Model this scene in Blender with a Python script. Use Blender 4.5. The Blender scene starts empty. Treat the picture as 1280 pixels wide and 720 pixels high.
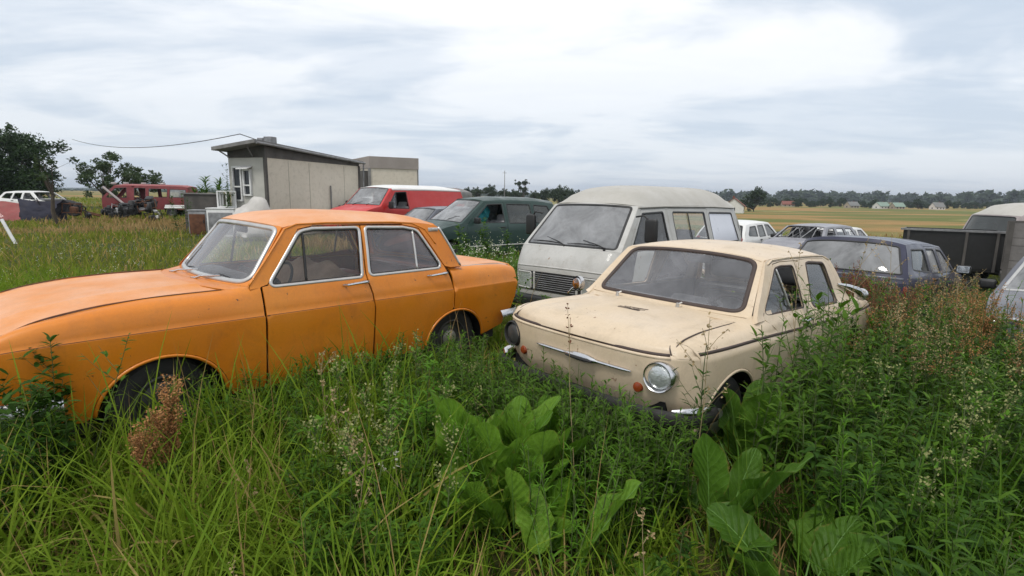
import bpy, bmesh, math, random
import numpy as np
from mathutils import Vector, Matrix, noise as mnoise
from mathutils.geometry import delaunay_2d_cdt
random.seed(7); RNG = np.random.default_rng(11)
scene = bpy.context.scene
COL = scene.collection
R = math.radians

# ---------------------------------------------------------------- camera (also used to lay plants out on the ground)
CAM_H = 1.6225; CAM_PITCH = R(9.585); CAM_ROLL = R(-0.783); F_PX = 686.6
def ray(px, py):
    A = px - 640.; B = 360. - py; c, s = math.cos(CAM_ROLL), math.sin(CAM_ROLL)
    a = (c*A + s*B)/F_PX; b = (-s*A + c*B)/F_PX
    return np.array([a, math.cos(CAM_PITCH)+b*math.sin(CAM_PITCH), b*math.cos(CAM_PITCH)-math.sin(CAM_PITCH)])
def at_depth(px, py, Y):
    r = ray(px, py); return np.array([0, 0, CAM_H]) + r*(Y/r[1])

def gz(x, y):
    """height of the ground: flat yard at the left, falling away to the right and far behind"""
    x = np.asarray(x, float); y = np.asarray(y, float)
    sp = np.log1p(np.exp(np.clip((x-.6)*1.2, -30, 30)))/1.2
    near = np.minimum(sp, 9.)*.062 + np.maximum(np.minimum(sp, 60)-9., 0)*.026 + np.maximum(sp-60., 0)*.006
    k = .45+.55*np.clip((y-2.)/6., 0, 1)
    bump = .02*np.sin(x*1.3+.7*y)+.02*np.sin(1.9*y-.8*x)
    far = -.9*np.clip((y-25.)/120., 0, 1)*np.clip((x+30)/60., 0, 1)
    return -near*k + bump*.6 + far

# ---------------------------------------------------------------- object helpers
def link(o, parent=None):
    COL.objects.link(o)
    if parent is not None: o.parent = parent
    return o
def tag(o, label=None, cat=None, group=None, kind=None):
    if label: o['label'] = label
    if cat: o['category'] = cat
    if group: o['group'] = group
    if kind: o['kind'] = kind
    return o
def empty(name, loc=(0,0,0), rz=0, label=None, cat=None, group=None, rx=0, ry=0):
    o = bpy.data.objects.new(name, None); o.empty_display_size = .3
    o.location = loc; o.rotation_euler = (rx, ry, rz)
    COL.objects.link(o); tag(o, label, cat, group); return o
def kids(o): return [c for c in bpy.data.objects if c.parent == o]
def copy_tree(o, parent=None):
    c = o.copy(); COL.objects.link(c)
    if parent is not None: c.parent = parent
    for ch in list(o.children): copy_tree(ch, c)
    return c

def mesh_np(name, V, faces=None, quads=None, tris=None, mats=None, parent=None, smooth=True, mat_idx=None, normals=None):
    """V (n,3); quads (m,4) and/or tris (k,3) int arrays"""
    me = bpy.data.meshes.new(name)
    V = np.asarray(V, np.float32).reshape(-1, 3)
    loops = []; starts = []; tot = 0
    if quads is not None and len(quads):
        q = np.asarray(quads, np.int32).reshape(-1, 4); loops.append(q.ravel()); starts.append(tot+np.arange(len(q))*4); tot += q.size
    if tris is not None and len(tris):
        t = np.asarray(tris, np.int32).reshape(-1, 3); loops.append(t.ravel()); starts.append(tot+np.arange(len(t))*3); tot += t.size
    if faces is not None:
        for f in faces:
            loops.append(np.asarray(f, np.int32)); starts.append(np.array([tot])); tot += len(f)
    L = np.concatenate(loops).astype(np.int32); S = np.concatenate(starts).astype(np.int32)
    me.vertices.add(len(V)); me.vertices.foreach_set('co', V.ravel())
    me.loops.add(len(L)); me.loops.foreach_set('vertex_index', L)
    me.polygons.add(len(S)); me.polygons.foreach_set('loop_start', S)
    if mat_idx is not None: me.polygons.foreach_set('material_index', np.asarray(mat_idx, np.int32))
    me.polygons.foreach_set('use_smooth', np.full(len(S), bool(smooth)))
    me.update(calc_edges=True)
    me.validate()
    if normals is not None: me.normals_split_custom_set([tuple(n) for n in normals])
    for m in (mats if isinstance(mats, (list, tuple)) else [mats]):
        if m: me.materials.append(m)
    o = bpy.data.objects.new(name, me)
    return link(o, parent)

class MB:
    """collects simple solids into one mesh"""
    def __init__(s): s.V = []; s.F = []; s.M = []; s.n = 0
    def add(s, V, F, m=0):
        V = np.asarray(V, float).reshape(-1, 3)
        s.V.append(V); s.F += [tuple(int(i)+s.n for i in f) for f in F]; s.M += [m]*len(F); s.n += len(V)
    def box(s, c, size, rot=None, m=0, bev=0):
        hx, hy, hz = [a/2 for a in size]
        if bev <= 0:
            V = np.array([[x, y, z] for x in (-hx, hx) for y in (-hy, hy) for z in (-hz, hz)])
            F = [(0,1,3,2),(4,6,7,5),(0,4,5,1),(2,3,7,6),(0,2,6,4),(1,5,7,3)]
        else:
            bm = bmesh.new(); bmesh.ops.create_cube(bm, size=1)
            for v in bm.verts: v.co = (v.co.x*size[0], v.co.y*size[1], v.co.z*size[2])
            bmesh.ops.bevel(bm, geom=list(bm.edges), offset=min(bev, min(size)*.48), segments=3, profile=.5, affect='EDGES')
            bm.verts.index_update()
            V = np.array([v.co for v in bm.verts]); F = [[v.index for v in f.verts] for f in bm.faces]; bm.free()
        if rot is not None: V = V @ np.array(rot.to_3x3()).T
        s.add(V+np.array(c), F, m)
    def tube(s, pts, r, n=8, m=0, cap=True, closed=False):
        P = np.asarray(pts, float); r = np.broadcast_to(np.asarray(r, float), (len(P),))
        if closed: T = np.roll(P, -1, 0)-np.roll(P, 1, 0)
        else: T = np.gradient(P, axis=0)
        T /= np.linalg.norm(T, axis=1)[:, None]+1e-12
        ref = np.array([0, 0, 1.]) if abs(T[0][2]) < .9 else np.array([1., 0, 0])
        V = []; b = np.cross(T[0], ref); b /= np.linalg.norm(b)
        for i in range(len(P)):
            b = b-T[i]*np.dot(b, T[i]); b /= np.linalg.norm(b)+1e-12; c = np.cross(T[i], b)
            a = np.arange(n)/n*2*math.pi
            V.append(P[i]+r[i]*(np.cos(a)[:, None]*b+np.sin(a)[:, None]*c))
        F = []
        k = len(P)
        for i in range(k if closed else k-1):
            j = (i+1) % k
            for q in range(n): F.append((i*n+q, i*n+(q+1) % n, j*n+(q+1) % n, j*n+q))
        if cap and not closed: F.append(tuple(range(n-1, -1, -1))); F.append(tuple(range((k-1)*n, k*n)))
        s.add(np.concatenate(V), F, m)
    def lathe(s, prof, c=(0,0,0), axis='y', n=28, m=0, close=False, R3=None):
        """prof: (radius, along) pairs"""
        a = np.arange(n)/n*2*math.pi; V = []; F = []
        for r_, h in prof:
            ca, sa = r_*np.cos(a), r_*np.sin(a); hh = np.full(n, float(h))
            V.append(np.c_[ca, hh, sa] if axis == 'y' else np.c_[hh, ca, sa] if axis == 'x' else np.c_[ca, sa, hh])
        k = len(prof)
        for i in range(k if close else k-1):
            j = (i+1) % k
            for q in range(n): F.append((i*n+q, i*n+(q+1) % n, j*n+(q+1) % n, j*n+q))
        V = np.concatenate(V)
        if R3 is not None: V = V @ np.array(R3.to_3x3()).T
        s.add(V+np.array(c), F, m)
    def prism(s, poly, axis, a, b, m=0):
        """poly 2d (closed) extruded between a and b along axis 'x','y','z'"""
        n = len(poly)
        def mk(v):
            return [(v, p[0], p[1]) if axis == 'x' else (p[0], v, p[1]) if axis == 'y' else (p[0], p[1], v) for p in poly]
        V = mk(a)+mk(b); F = [tuple(range(n-1, -1, -1)), tuple(range(n, 2*n))]
        F += [(i, (i+1) % n, n+(i+1) % n, n+i) for i in range(n)]
        s.add(V, F, m)
    def build(s, name, mats, parent=None, smooth=False, sharp=35):
        me = bpy.data.meshes.new(name)
        V = np.concatenate(s.V)
        me.from_pydata([tuple(v) for v in V], [], s.F)
        bm = bmesh.new(); bm.from_mesh(me); bmesh.ops.recalc_face_normals(bm, faces=bm.faces); bm.to_mesh(me); bm.free()
        me.polygons.foreach_set('material_index', np.array(s.M, np.int32))
        for mm in (mats if isinstance(mats, (list, tuple)) else [mats]): me.materials.append(mm)
        if smooth:
            me.polygons.foreach_set('use_smooth', np.full(len(me.polygons), True)); me.set_sharp_from_angle(angle=R(sharp))
        me.update()
        return link(bpy.data.objects.new(name, me), parent)

# ---------------------------------------------------------------- 2d outlines
def rounded(pts, rad, n=6):
    """polygon with rounded corners; rad is a number or one per corner"""
    P = [np.array(p, float) for p in pts]; k = len(P); out = []
    rads = [rad]*k if np.isscalar(rad) else list(rad)
    for i in range(k):
        a, b, c = P[i-1], P[i], P[(i+1) % k]; r_ = rads[i]
        if r_ <= 0: out.append(b); continue
        u = a-b; v = c-b; lu, lv = np.linalg.norm(u), np.linalg.norm(v); u /= lu; v /= lv
        ang = math.acos(max(-1, min(1, float(np.dot(u, v)))))
        d = min(r_/max(math.tan(ang/2), 1e-3), lu*.48, lv*.48)
        p0, p2 = b+u*d, b+v*d
        for j in range(n+1):
            t = j/n; out.append((1-t)**2*p0+2*t*(1-t)*b+t*t*p2)
    return np.array(out)
def arc(c, r, a0, a1, n=14, rz=None):
    a = np.radians(np.linspace(a0, a1, n)); rz = rz or r
    return [(c[0]+r*math.cos(t), c[1]+rz*math.sin(t)) for t in a]
def dens(poly, h, closed=True):
    P = np.asarray(poly, float); out = []; k = len(P)
    for i in range(k if closed else k-1):
        a, b = P[i], P[(i+1) % k]; m = max(1, int(math.ceil(np.linalg.norm(b-a)/h)))
        for j in range(m): out.append(a+(b-a)*j/m)
    if not closed: out.append(P[-1])
    return np.array(out)
def area2(P): x, y = P[:, 0], P[:, 1]; return .5*float(np.sum(x*np.roll(y, -1)-y*np.roll(x, -1)))
def offset(P, d):
    """grow (d>0) a closed outline"""
    P = np.asarray(P, float)
    if len(P) > 2:
        keep = np.linalg.norm(P-np.roll(P, 1, 0), axis=1) > 1e-6; P = P[keep]
    s = 1 if area2(P) > 0 else -1
    e = np.roll(P, -1, 0)-P; e /= np.linalg.norm(e, axis=1)[:, None]; n = np.c_[e[:, 1], -e[:, 0]]*s
    m = n+np.roll(n, 1, 0); m /= np.linalg.norm(m, axis=1)[:, None]+1e-9
    c = np.clip(np.sum(m*n, 1), .4, 1)
    return P+m*(d/c)[:, None]
def inside(pts, poly):
    x, y = pts[:, 0], pts[:, 1]; r = np.zeros(len(pts), bool); px, py = poly[:, 0], poly[:, 1]; qx, qy = np.roll(px, -1), np.roll(py, -1)
    for a, b, c, d in zip(px, py, qx, qy):
        if b == d: continue
        k = (b > y) != (d > y); r ^= k & (x < (c-a)*(y-b)/(d-b)+a)
    return r
def pchip(xs, ys):
    xs = np.asarray(xs, float); ys = np.asarray(ys, float)
    h = np.diff(xs); dl = np.diff(ys)/h; m = np.zeros_like(ys)
    if len(xs) == 2: m[:] = dl[0]
    else:
        for i in range(1, len(xs)-1):
            if dl[i-1]*dl[i] > 0:
                w1 = 2*h[i]+h[i-1]; w2 = h[i]+2*h[i-1]; m[i] = (w1+w2)/(w1/dl[i-1]+w2/dl[i])
        m[0] = dl[0]; m[-1] = dl[-1]
    def f(x):
        x = np.asarray(x, float); k = np.clip(np.searchsorted(xs, x)-1, 0, len(xs)-2)
        t = (x-xs[k])/h[k]; tt = np.clip(t, 0, 1); ex = (t-tt)*h[k]
        y = (1+2*tt)*(1-tt)**2*ys[k]+tt*(1-tt)**2*h[k]*m[k]+tt*tt*(3-2*tt)*ys[k+1]+tt*tt*(tt-1)*h[k]*m[k+1]
        return y+np.where(t < 0, ex*m[0], np.where(t > 1, ex*m[-1], 0))
    return f

# ---------------------------------------------------------------- curved sheet-metal panels
def fnormal(fn, q, out_from):
    e = 2e-4
    p = fn(q); du = (fn(q+np.array([e, 0]))-fn(q-np.array([e, 0]))); dv = (fn(q+np.array([0, e]))-fn(q-np.array([0, e])))
    n = np.cross(du, dv); n /= np.linalg.norm(n, axis=1)[:, None]+1e-15
    s = np.sign(np.sum(n*(p-np.array(out_from)), 1)); s[s == 0] = 1
    s = np.where(np.sum(s) >= 0, 1., -1.)
    return p, n*s
def panel(name, parent, mat, outer, fn, holes=(), res=.05, thick=.014, lift=0., ctr=(0,0,.6), mirror=False, gap=0., rim=True, rows=()):
    """a sheet cut to an outline (with holes) in parameter space, then bent onto the surface fn"""
    outer = np.asarray(outer, float)
    if gap: outer = offset(outer, -gap)
    O = dens(outer, res); Hs = [dens(np.asarray(h, float), res*.7) for h in holes]
    lo, hi = O.min(0), O.max(0)
    nx, ny = [max(2, int((hi[i]-lo[i])/res)+1) for i in (0, 1)]
    gx, gy = np.meshgrid(np.linspace(lo[0], hi[0], nx), np.linspace(lo[1], hi[1], ny)); G = np.c_[gx.ravel(), gy.ravel()]
    if len(rows):
        G = G[np.min(np.abs(G[:, 1][:, None]-np.array(rows)[None]), axis=1) > res*.3]
        G = np.concatenate([G]+[np.c_[np.linspace(lo[0], hi[0], nx), np.full(nx, r_)] for r_ in rows])
    k = inside(G, O)
    for h in Hs: k &= ~inside(G, h)
    G = G[k]
    B = np.concatenate([O]+Hs)
    if len(G):
        d = np.min(np.linalg.norm(G[:, None]-B[None], axis=2), axis=1); G = G[d > res*(.4 if not len(rows) else .12)]
    edges = []; n0 = 0; loops = []
    for lp in [O]+Hs:
        m = len(lp); edges += [(n0+i, n0+(i+1) % m) for i in range(m)]; loops.append((n0, m)); n0 += m
    A = np.concatenate([B, G]) if len(G) else B
    vs, _, fs, ov, _, _ = delaunay_2d_cdt([Vector((float(a), float(b))) for a, b in A], edges, [], 0, 1e-7)
    q = np.array([(v.x, v.y) for v in vs]); T = np.array([f for f in fs if len(f) == 3])
    c = q[T].mean(1); keep = inside(c, O)
    for h in Hs: keep &= ~inside(c, h)
    T = T[keep]
    P, N = fnormal(fn, q, ctr); P = P+N*lift
    fnrm = np.cross(P[T[:, 1]]-P[T[:, 0]], P[T[:, 2]]-P[T[:, 0]])
    flip = np.sum(fnrm*N[T].mean(1), 1) < 0
    T[flip] = T[flip][:, ::-1]
    V = P; LN = list(N[T].reshape(-1, 3)); quads = []
    if rim and thick > 0:
        # rim along every boundary edge of the triangulation
        cnt = {}
        for t in T:
            for i in range(3):
                e = (int(t[i]), int(t[(i+1) % 3])); cnt[e] = cnt.get(e, 0)+1
        bd = [e for e in cnt if (e[1], e[0]) not in cnt]
        if bd:
            ids = sorted({i for e in bd for i in e}); mp = {v: len(V)+j for j, v in enumerate(ids)}; mp2 = {v: len(V)+len(ids)+j for j, v in enumerate(ids)}
            V = np.concatenate([V, P[ids], P[ids]-N[ids]*thick])
            for a, b in bd:
                quads.append((mp[b], mp[a], mp2[a], mp2[b]))
    # loop order in mesh_np: quads first, then tris
    nq = []
    for qd in quads:
        a, b = V[qd[1]], V[qd[0]]; c2 = V[qd[2]]
        nn = np.cross(V[qd[1]]-V[qd[0]], V[qd[2]]-V[qd[0]]); nn /= np.linalg.norm(nn)+1e-12; nq += [nn]*4
    o = mesh_np(name, V, quads=quads, tris=T, mats=mat, parent=parent, normals=nq+LN)
    if mirror:
        V2 = V*np.array([1, -1, 1]); q2 = [qd[::-1] for qd in quads]; T2 = T[:, ::-1]
        M = np.array([1, -1, 1]); nq2 = [n*M for n in nq]
        LN2 = np.array(LN).reshape(-1, 3, 3)[:, ::-1].reshape(-1, 3)*M
        o2 = mesh_np(name, V2, quads=q2, tris=T2, mats=mat, parent=parent, normals=nq2+list(LN2))
        return o, o2
    return o
def trim(name, parent, mat, path, fn, w=.012, h=.008, closed=True, lift=0., ctr=(0,0,.6), mirror=False, res=.03, n=6):
    """a half-round strip lying along a path on the surface fn"""
    q = dens(np.asarray(path, float), res, closed)
    if closed:
        keep = np.linalg.norm(q-np.roll(q, 1, 0), axis=1) > 1e-5; q = q[keep]
    P, N = fnormal(fn, q, ctr); P = P+N*lift
    T = (np.roll(P, -1, 0)-np.roll(P, 1, 0)) if closed else np.gradient(P, axis=0)
    T /= np.linalg.norm(T, axis=1)[:, None]+1e-12; Bn = np.cross(T, N)
    th = np.linspace(0, math.pi, n); k = len(P)
    V = (P[:, None]+Bn[:, None]*(w*np.cos(th))[None, :, None]+N[:, None]*(h*np.sin(th)-.004)[None, :, None]).reshape(-1, 3)
    Q = []
    for i in range(k if closed else k-1):
        j = (i+1) % k
        for a in range(n-1): Q.append((i*n+a, j*n+a, j*n+a+1, i*n+a+1))
    F = [] if closed else [tuple(range(n)), tuple(range((k-1)*n, k*n))[::-1]]
    o = mesh_np(name, V, quads=Q, faces=F or None, mats=mat, parent=parent)
    if mirror:
        o2 = mesh_np(name, V*np.array([1, -1, 1]), quads=[q_[::-1] for q_ in Q], faces=[f[::-1] for f in F] or None, mats=mat, parent=parent); return o, o2
    return o
def side_fn(prof, taper=None, sgn=1):
    """prof: rows (t, halfwidth, z); taper(x) is taken off the half width"""
    pr = np.array(prof, float); fy = pchip(pr[:, 0], pr[:, 1]); fz = pchip(pr[:, 0], pr[:, 2])
    def f(q):
        x, t = q[:, 0], q[:, 1]; y = fy(t)
        if taper is not None: y = y-taper(x)
        return np.c_[x, sgn*y, fz(t)]
    return f
def sym_fn(C, S, p=2.4, pz=None, zadd=None):
    """surface symmetric about y=0.  C: rows (u,x,z) centre line; S: rows (u,x,y,z) edge line; domain (u, v*edge)"""
    C = np.array(C, float); S = np.array(S, float); pz = pz or p
    cx, cz = pchip(C[:, 0], C[:, 1]), pchip(C[:, 0], C[:, 2]); sx, sy, sz = [pchip(S[:, 0], S[:, i]) for i in (1, 2, 3)]
    def f(q):
        u, v = q[:, 0], q[:, 1]; a = np.abs(v)
        X = cx(u)+(sx(u)-cx(u))*a**p; Z = cz(u)+(sz(u)-cz(u))*a**pz
        if zadd is not None: Z = Z+zadd(u, v)
        return np.c_[X, sy(u)*v, Z]
    return f
# ---------------------------------------------------------------- procedural materials
class NT:
    def __init__(s, name):
        s.m = bpy.data.materials.new(name); s.m.use_nodes = True; s.t = s.m.node_tree; s.t.nodes.clear()
        s.out = s.n('ShaderNodeOutputMaterial')
    def n(s, typ, **kw):
        nd = s.t.nodes.new(typ)
        for k, v in kw.items(): setattr(nd, k, v)
        return nd
    def l(s, a, b): s.t.links.new(a, b)
    def mix(s, fac, a, b, mode='MIX'):
        nd = s.n('ShaderNodeMix', data_type='RGBA', blend_type=mode)
        for i, v in ((0, fac), (6, a), (7, b)):
            if hasattr(v, 'is_output'): s.l(v, nd.inputs[i])
            else: nd.inputs[i].default_value = (*v, 1) if isinstance(v, (tuple, list)) and len(v) == 3 else v
        return nd.outputs[2]
    def noise(s, scale, detail=4, rough=.55, vec=None, dist=0, stretch=None):
        nd = s.n('ShaderNodeTexNoise'); nd.inputs['Scale'].default_value = scale; nd.inputs['Detail'].default_value = detail
        nd.inputs['Roughness'].default_value = rough; nd.inputs['Distortion'].default_value = dist
        if vec is None: vec = s.coord()
        if stretch is not None:
            mp = s.n('ShaderNodeMapping'); mp.inputs['Scale'].default_value = stretch; s.l(vec, mp.inputs['Vector']); vec = mp.outputs[0]
        s.l(vec, nd.inputs['Vector']); return nd.outputs['Fac']
    def coord(s, k='Object'):
        if not hasattr(s, 'tc'): s.tc = s.n('ShaderNodeTexCoord')
        return s.tc.outputs[k]
    def ramp(s, fac, lo, hi, a=0., b=1.):
        nd = s.n('ShaderNodeMapRange'); nd.inputs[1].default_value = lo; nd.inputs[2].default_value = hi; nd.inputs[3].default_value = a; nd.inputs[4].default_value = b
        s.l(fac, nd.inputs[0]); return nd.outputs[0]
    def bump(s, h, strength, dist=.01):
        nd = s.n('ShaderNodeBump'); nd.inputs['Strength'].default_value = strength; nd.inputs['Distance'].default_value = dist; s.l(h, nd.inputs['Height']); return nd.outputs[0]
    def bsdf(s, col, rough=.5, metal=0., coat=0., normal=None, spec=.5, **kw):
        nd = s.n('ShaderNodeBsdfPrincipled')
        for k, v in (('Base Color', col), ('Roughness', rough), ('Metallic', metal), ('Coat Weight', coat), ('Specular IOR Level', spec)):
            if hasattr(v, 'is_output'): s.l(v, nd.inputs[k])
            else: nd.inputs[k].default_value = (*v, 1) if isinstance(v, (tuple, list)) else v
        if normal is not None: s.l(normal, nd.inputs['Normal'])
        return nd.outputs[0]
    def done(s, sh): s.l(sh, s.out.inputs[0]); return s.m
def paint(name, col, fade, dirt=(.12, .09, .06), rough=.42, dirt_amt=.35, spots=.0, spot_col=(.09, .035, .015), coat=.12):
    """weathered car paint: chalky patches, dust film, stains with their own shape"""
    t = NT(name)
    a = t.ramp(t.noise(1.6, 5, .6), .35, .7); c = t.mix(a, col, fade)
    b = t.ramp(t.noise(5.5, 8, .68, dist=.4), .5, .75, 0, dirt_amt); c = t.mix(b, c, dirt)
    st = t.ramp(t.noise(3., 6, .7, stretch=(9, 9, .9)), .58, .72, 0, dirt_amt*.5); c = t.mix(st, c, dirt)
    fine = t.ramp(t.noise(70, 3, .6), .3, .8, 0, .10); c = t.mix(fine, c, (.02, .015, .01))
    if spots > 0:
        s_ = t.ramp(t.noise(14, 7, .7), .66-.06*spots, .70-.05*spots); c = t.mix(s_, c, spot_col)
    r_ = t.ramp(t.noise(4, 5), .3, .7, rough-.1, rough+.16)
    nb = t.bump(t.noise(2.3, 2), .12, .02)
    return t.done(t.bsdf(c, r_, coat=coat, normal=nb))
def plain(name, col, rough=.6, metal=0., var=.25, scale=6., bump=0., bscale=40., spec=.5):
    t = NT(name)
    v = t.ramp(t.noise(scale, 6, .6), .3, .75); c = t.mix(v, tuple(x*(1-var) for x in col), tuple(min(1, x*(1+var)) for x in col))
    nb = t.bump(t.noise(bscale, 4), bump, .01) if bump else None
    return t.done(t.bsdf(c, t.ramp(t.noise(scale*2, 4), .3, .7, max(.02, rough-.08), min(1, rough+.1)), metal, normal=nb, spec=spec))
def glass(name, tint=(.55, .6, .58), dust=.18, dust_col=(.42, .42, .40), gloss=.9):
    t = NT(name)
    tr = t.n('ShaderNodeBsdfTransparent'); tr.inputs[0].default_value = (*tint, 1)
    gl = t.n('ShaderNodeBsdfGlossy'); gl.inputs['Roughness'].default_value = .03; gl.inputs[0].default_value = (gloss, gloss, gloss, 1)
    lw = t.n('ShaderNodeFresnel'); lw.inputs[0].default_value = 1.6
    m1 = t.n('ShaderNodeMixShader'); t.l(lw.outputs[0], m1.inputs[0]); t.l(tr.outputs[0], m1.inputs[1]); t.l(gl.outputs[0], m1.inputs[2])
    df = t.n('ShaderNodeBsdfDiffuse'); df.inputs[0].default_value = (*dust_col, 1)
    m2 = t.n('ShaderNodeMixShader'); t.l(t.ramp(t.noise(2.2, 6, .65, dist=.5), .3, .8, dust*.45, dust*1.6), m2.inputs[0]); t.l(m1.outputs[0], m2.inputs[1]); t.l(df.outputs[0], m2.inputs[2])
    return t.done(m2.outputs[0])
def leafmat(name, cols, rough=.5, trans=.35, scale=3., vein=0, spec=.3, island=True, dry=None, dry_amt=0):
    """leaf with a light that passes through it; colour differs from blade to blade"""
    t = NT(name)
    g = t.n('ShaderNodeNewGeometry')
    rnd = g.outputs['Random Per Island']
    c = t.mix(rnd, cols[0], cols[1])
    c = t.mix(t.ramp(t.noise(scale, 4, .6), .3, .7, 0, .6), c, cols[2] if len(cols) > 2 else cols[1])
    if dry is not None:
        wn = t.n('ShaderNodeTexWhiteNoise', noise_dimensions='1D'); t.l(rnd, wn.inputs['W'])
        c = t.mix(t.ramp(wn.outputs['Value'], 1-dry_amt-.02, 1-dry_amt), c, dry)
    b = t.bsdf(c, rough, spec=spec)
    tl = t.n('ShaderNodeBsdfTranslucent'); t.l(c, tl.inputs[0])
    mx = t.n('ShaderNodeMixShader'); mx.inputs[0].default_value = trans; t.l(b, mx.inputs[1]); t.l(tl.outputs[0], mx.inputs[2])
    return t.done(mx.outputs[0])

M = {}
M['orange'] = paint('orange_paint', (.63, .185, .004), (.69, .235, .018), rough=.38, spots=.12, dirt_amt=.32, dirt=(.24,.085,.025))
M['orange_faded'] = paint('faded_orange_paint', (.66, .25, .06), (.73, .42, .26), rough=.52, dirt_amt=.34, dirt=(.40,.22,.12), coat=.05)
M['beige'] = paint('beige_paint', (.60, .475, .325), (.65, .535, .405), rough=.45, dirt_amt=.28, dirt=(.22,.165,.10), spots=.35, spot_col=(.20,.10,.05))
M['vangrey'] = paint('grey_white_paint', (.42, .415, .39), (.50, .495, .47), rough=.5, dirt_amt=.4, dirt=(.25,.235,.20), spots=.3, spot_col=(.22,.14,.08))
M['vanroof'] = paint('dusty_roof_paint', (.40, .385, .345), (.46, .445, .41), rough=.6, dirt_amt=.4, dirt=(.33,.30,.25), coat=0)
M['green'] = paint('dark_green_paint', (.010, .036, .030), (.018, .050, .042), rough=.42, dirt_amt=.10, dirt=(.07,.085,.07), coat=.1)
M['red'] = paint('red_paint', (.50, .02, .018), (.54, .045, .04), rough=.42, dirt_amt=.2, dirt=(.25,.05,.04))
M['white'] = paint('white_paint', (.68, .68, .66), (.74, .74, .72), rough=.42, dirt_amt=.22, dirt=(.38,.36,.32))
M['navy'] = paint('navy_paint', (.009, .010, .036), (.020, .021, .050), rough=.36, dirt_amt=.14, dirt=(.07,.068,.075), coat=.3)
M['silver'] = paint('silver_grey_paint', (.20, .20, .225), (.28, .28, .30), rough=.4, dirt_amt=.3, dirt=(.14,.13,.12))
M['steel'] = paint('grey_blue_paint', (.085, .092, .115), (.13, .135, .16), rough=.36, dirt_amt=.25, dirt=(.13,.12,.11), coat=.2)
M['maroon'] = paint('maroon_paint', (.16, .020, .026), (.22, .04, .042), rough=.65, dirt_amt=.5, dirt=(.10,.05,.04), spots=1., coat=0)
M['rustred'] = paint('dull_red_paint', (.23, .035, .035), (.3, .07, .06), rough=.6, dirt_amt=.4, dirt=(.12,.07,.05), spots=.6)
M['pinkgrey'] = paint('pink_grey_paint', (.33, .285, .28), (.42, .37, .36), rough=.6, dirt_amt=.4, dirt=(.22,.19,.17))
M['dblue'] = paint('dark_slate_paint', (.018, .019, .036), (.03, .03, .05), rough=.75, dirt_amt=.2, coat=0)
M['chrome'] = plain('worn_chrome', (.62, .62, .63), .22, 1., .12, 12)
M['aluminium'] = plain('dull_aluminium_trim', (.54, .53, .51), .36, .75, .12, 10)
M['rubber'] = plain('black_rubber', (.018, .017, .016), .7, 0, .3, 14, .2, 60)
M['seal'] = plain('brown_black_seal', (.05, .032, .026), .6, 0, .3, 9)
M['tyre'] = plain('weathered_tyre', (.028, .027, .026), .8, 0, .35, 9, .4, 80)
M['rim'] = plain('dark_steel_wheel', (.09, .09, .088), .5, .5, .4, 8)
M['black'] = plain('black_plastic', (.014, .014, .014), .5, 0, .3, 9)
M['dark'] = plain('dark_underbody', (.010, .010, .010), .9, 0, .3, 5)
M['interior'] = plain('maroon_vinyl', (.20, .062, .042), .55, 0, .35, 7, .2, 90)
M['seatcloth'] = plain('tan_seat_cloth', (.40, .28, .20), .85, 0, .3, 5, .3, 120)
M['seatred'] = plain('red_brown_vinyl', (.40, .14, .085), .5, 0, .25, 5, .2, 60)
M['greytrim'] = plain('grey_interior_trim', (.21, .21, .215), .7, 0, .25, 6)
M['greyseat'] = plain('grey_seat_cloth', (.36, .36, .37), .9, 0, .3, 9, .3, 120)
M['teal'] = plain('teal_cloth', (.03, .30, .34), .8, 0, .3, 5, .3, 40)
M['glass'] = glass('dusty_sheen_glass', (.95,.96,.96), .15, (.64,.64,.68))  # dust film, its pale tint also standing for sky reflection
M['glass_dark'] = glass('tinted_glass', (.16, .22, .21), .16, (.30, .33, .32))
M['glass_milky'] = glass('dust_glare_glass', (.42, .44, .45), .36, (.55, .56, .57))  # pale film for dust, and for sky glare on the estate's rear window
M['glass_clear'] = glass('clear_side_glass', (.94, .95, .94), .03)
M['panel_white'] = plain('white_blanking_panel', (.66, .68, .74), .35, 0, .05, 3)
M['lens'] = plain('headlight_glass', (.55, .58, .58), .08, .55, .25, 16, .5, 45)
M['mirror'] = plain('mirror_glass', (.75, .78, .8), .05, 1., .05, 3)
M['amber'] = plain('amber_lens', (.24, .045, .012), .2, 0, .3, 12)
M['redlens'] = plain('red_lens', (.25, .012, .01), .2, 0, .25, 12)
M['rust'] = plain('rusty_steel', (.13, .055, .028), .85, .2, .5, 7, .4, 50)
M['greymetal'] = plain('grey_scrap_metal', (.24, .24, .245), .5, .5, .4, 6, .3, 30)
M['wood'] = None
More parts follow.
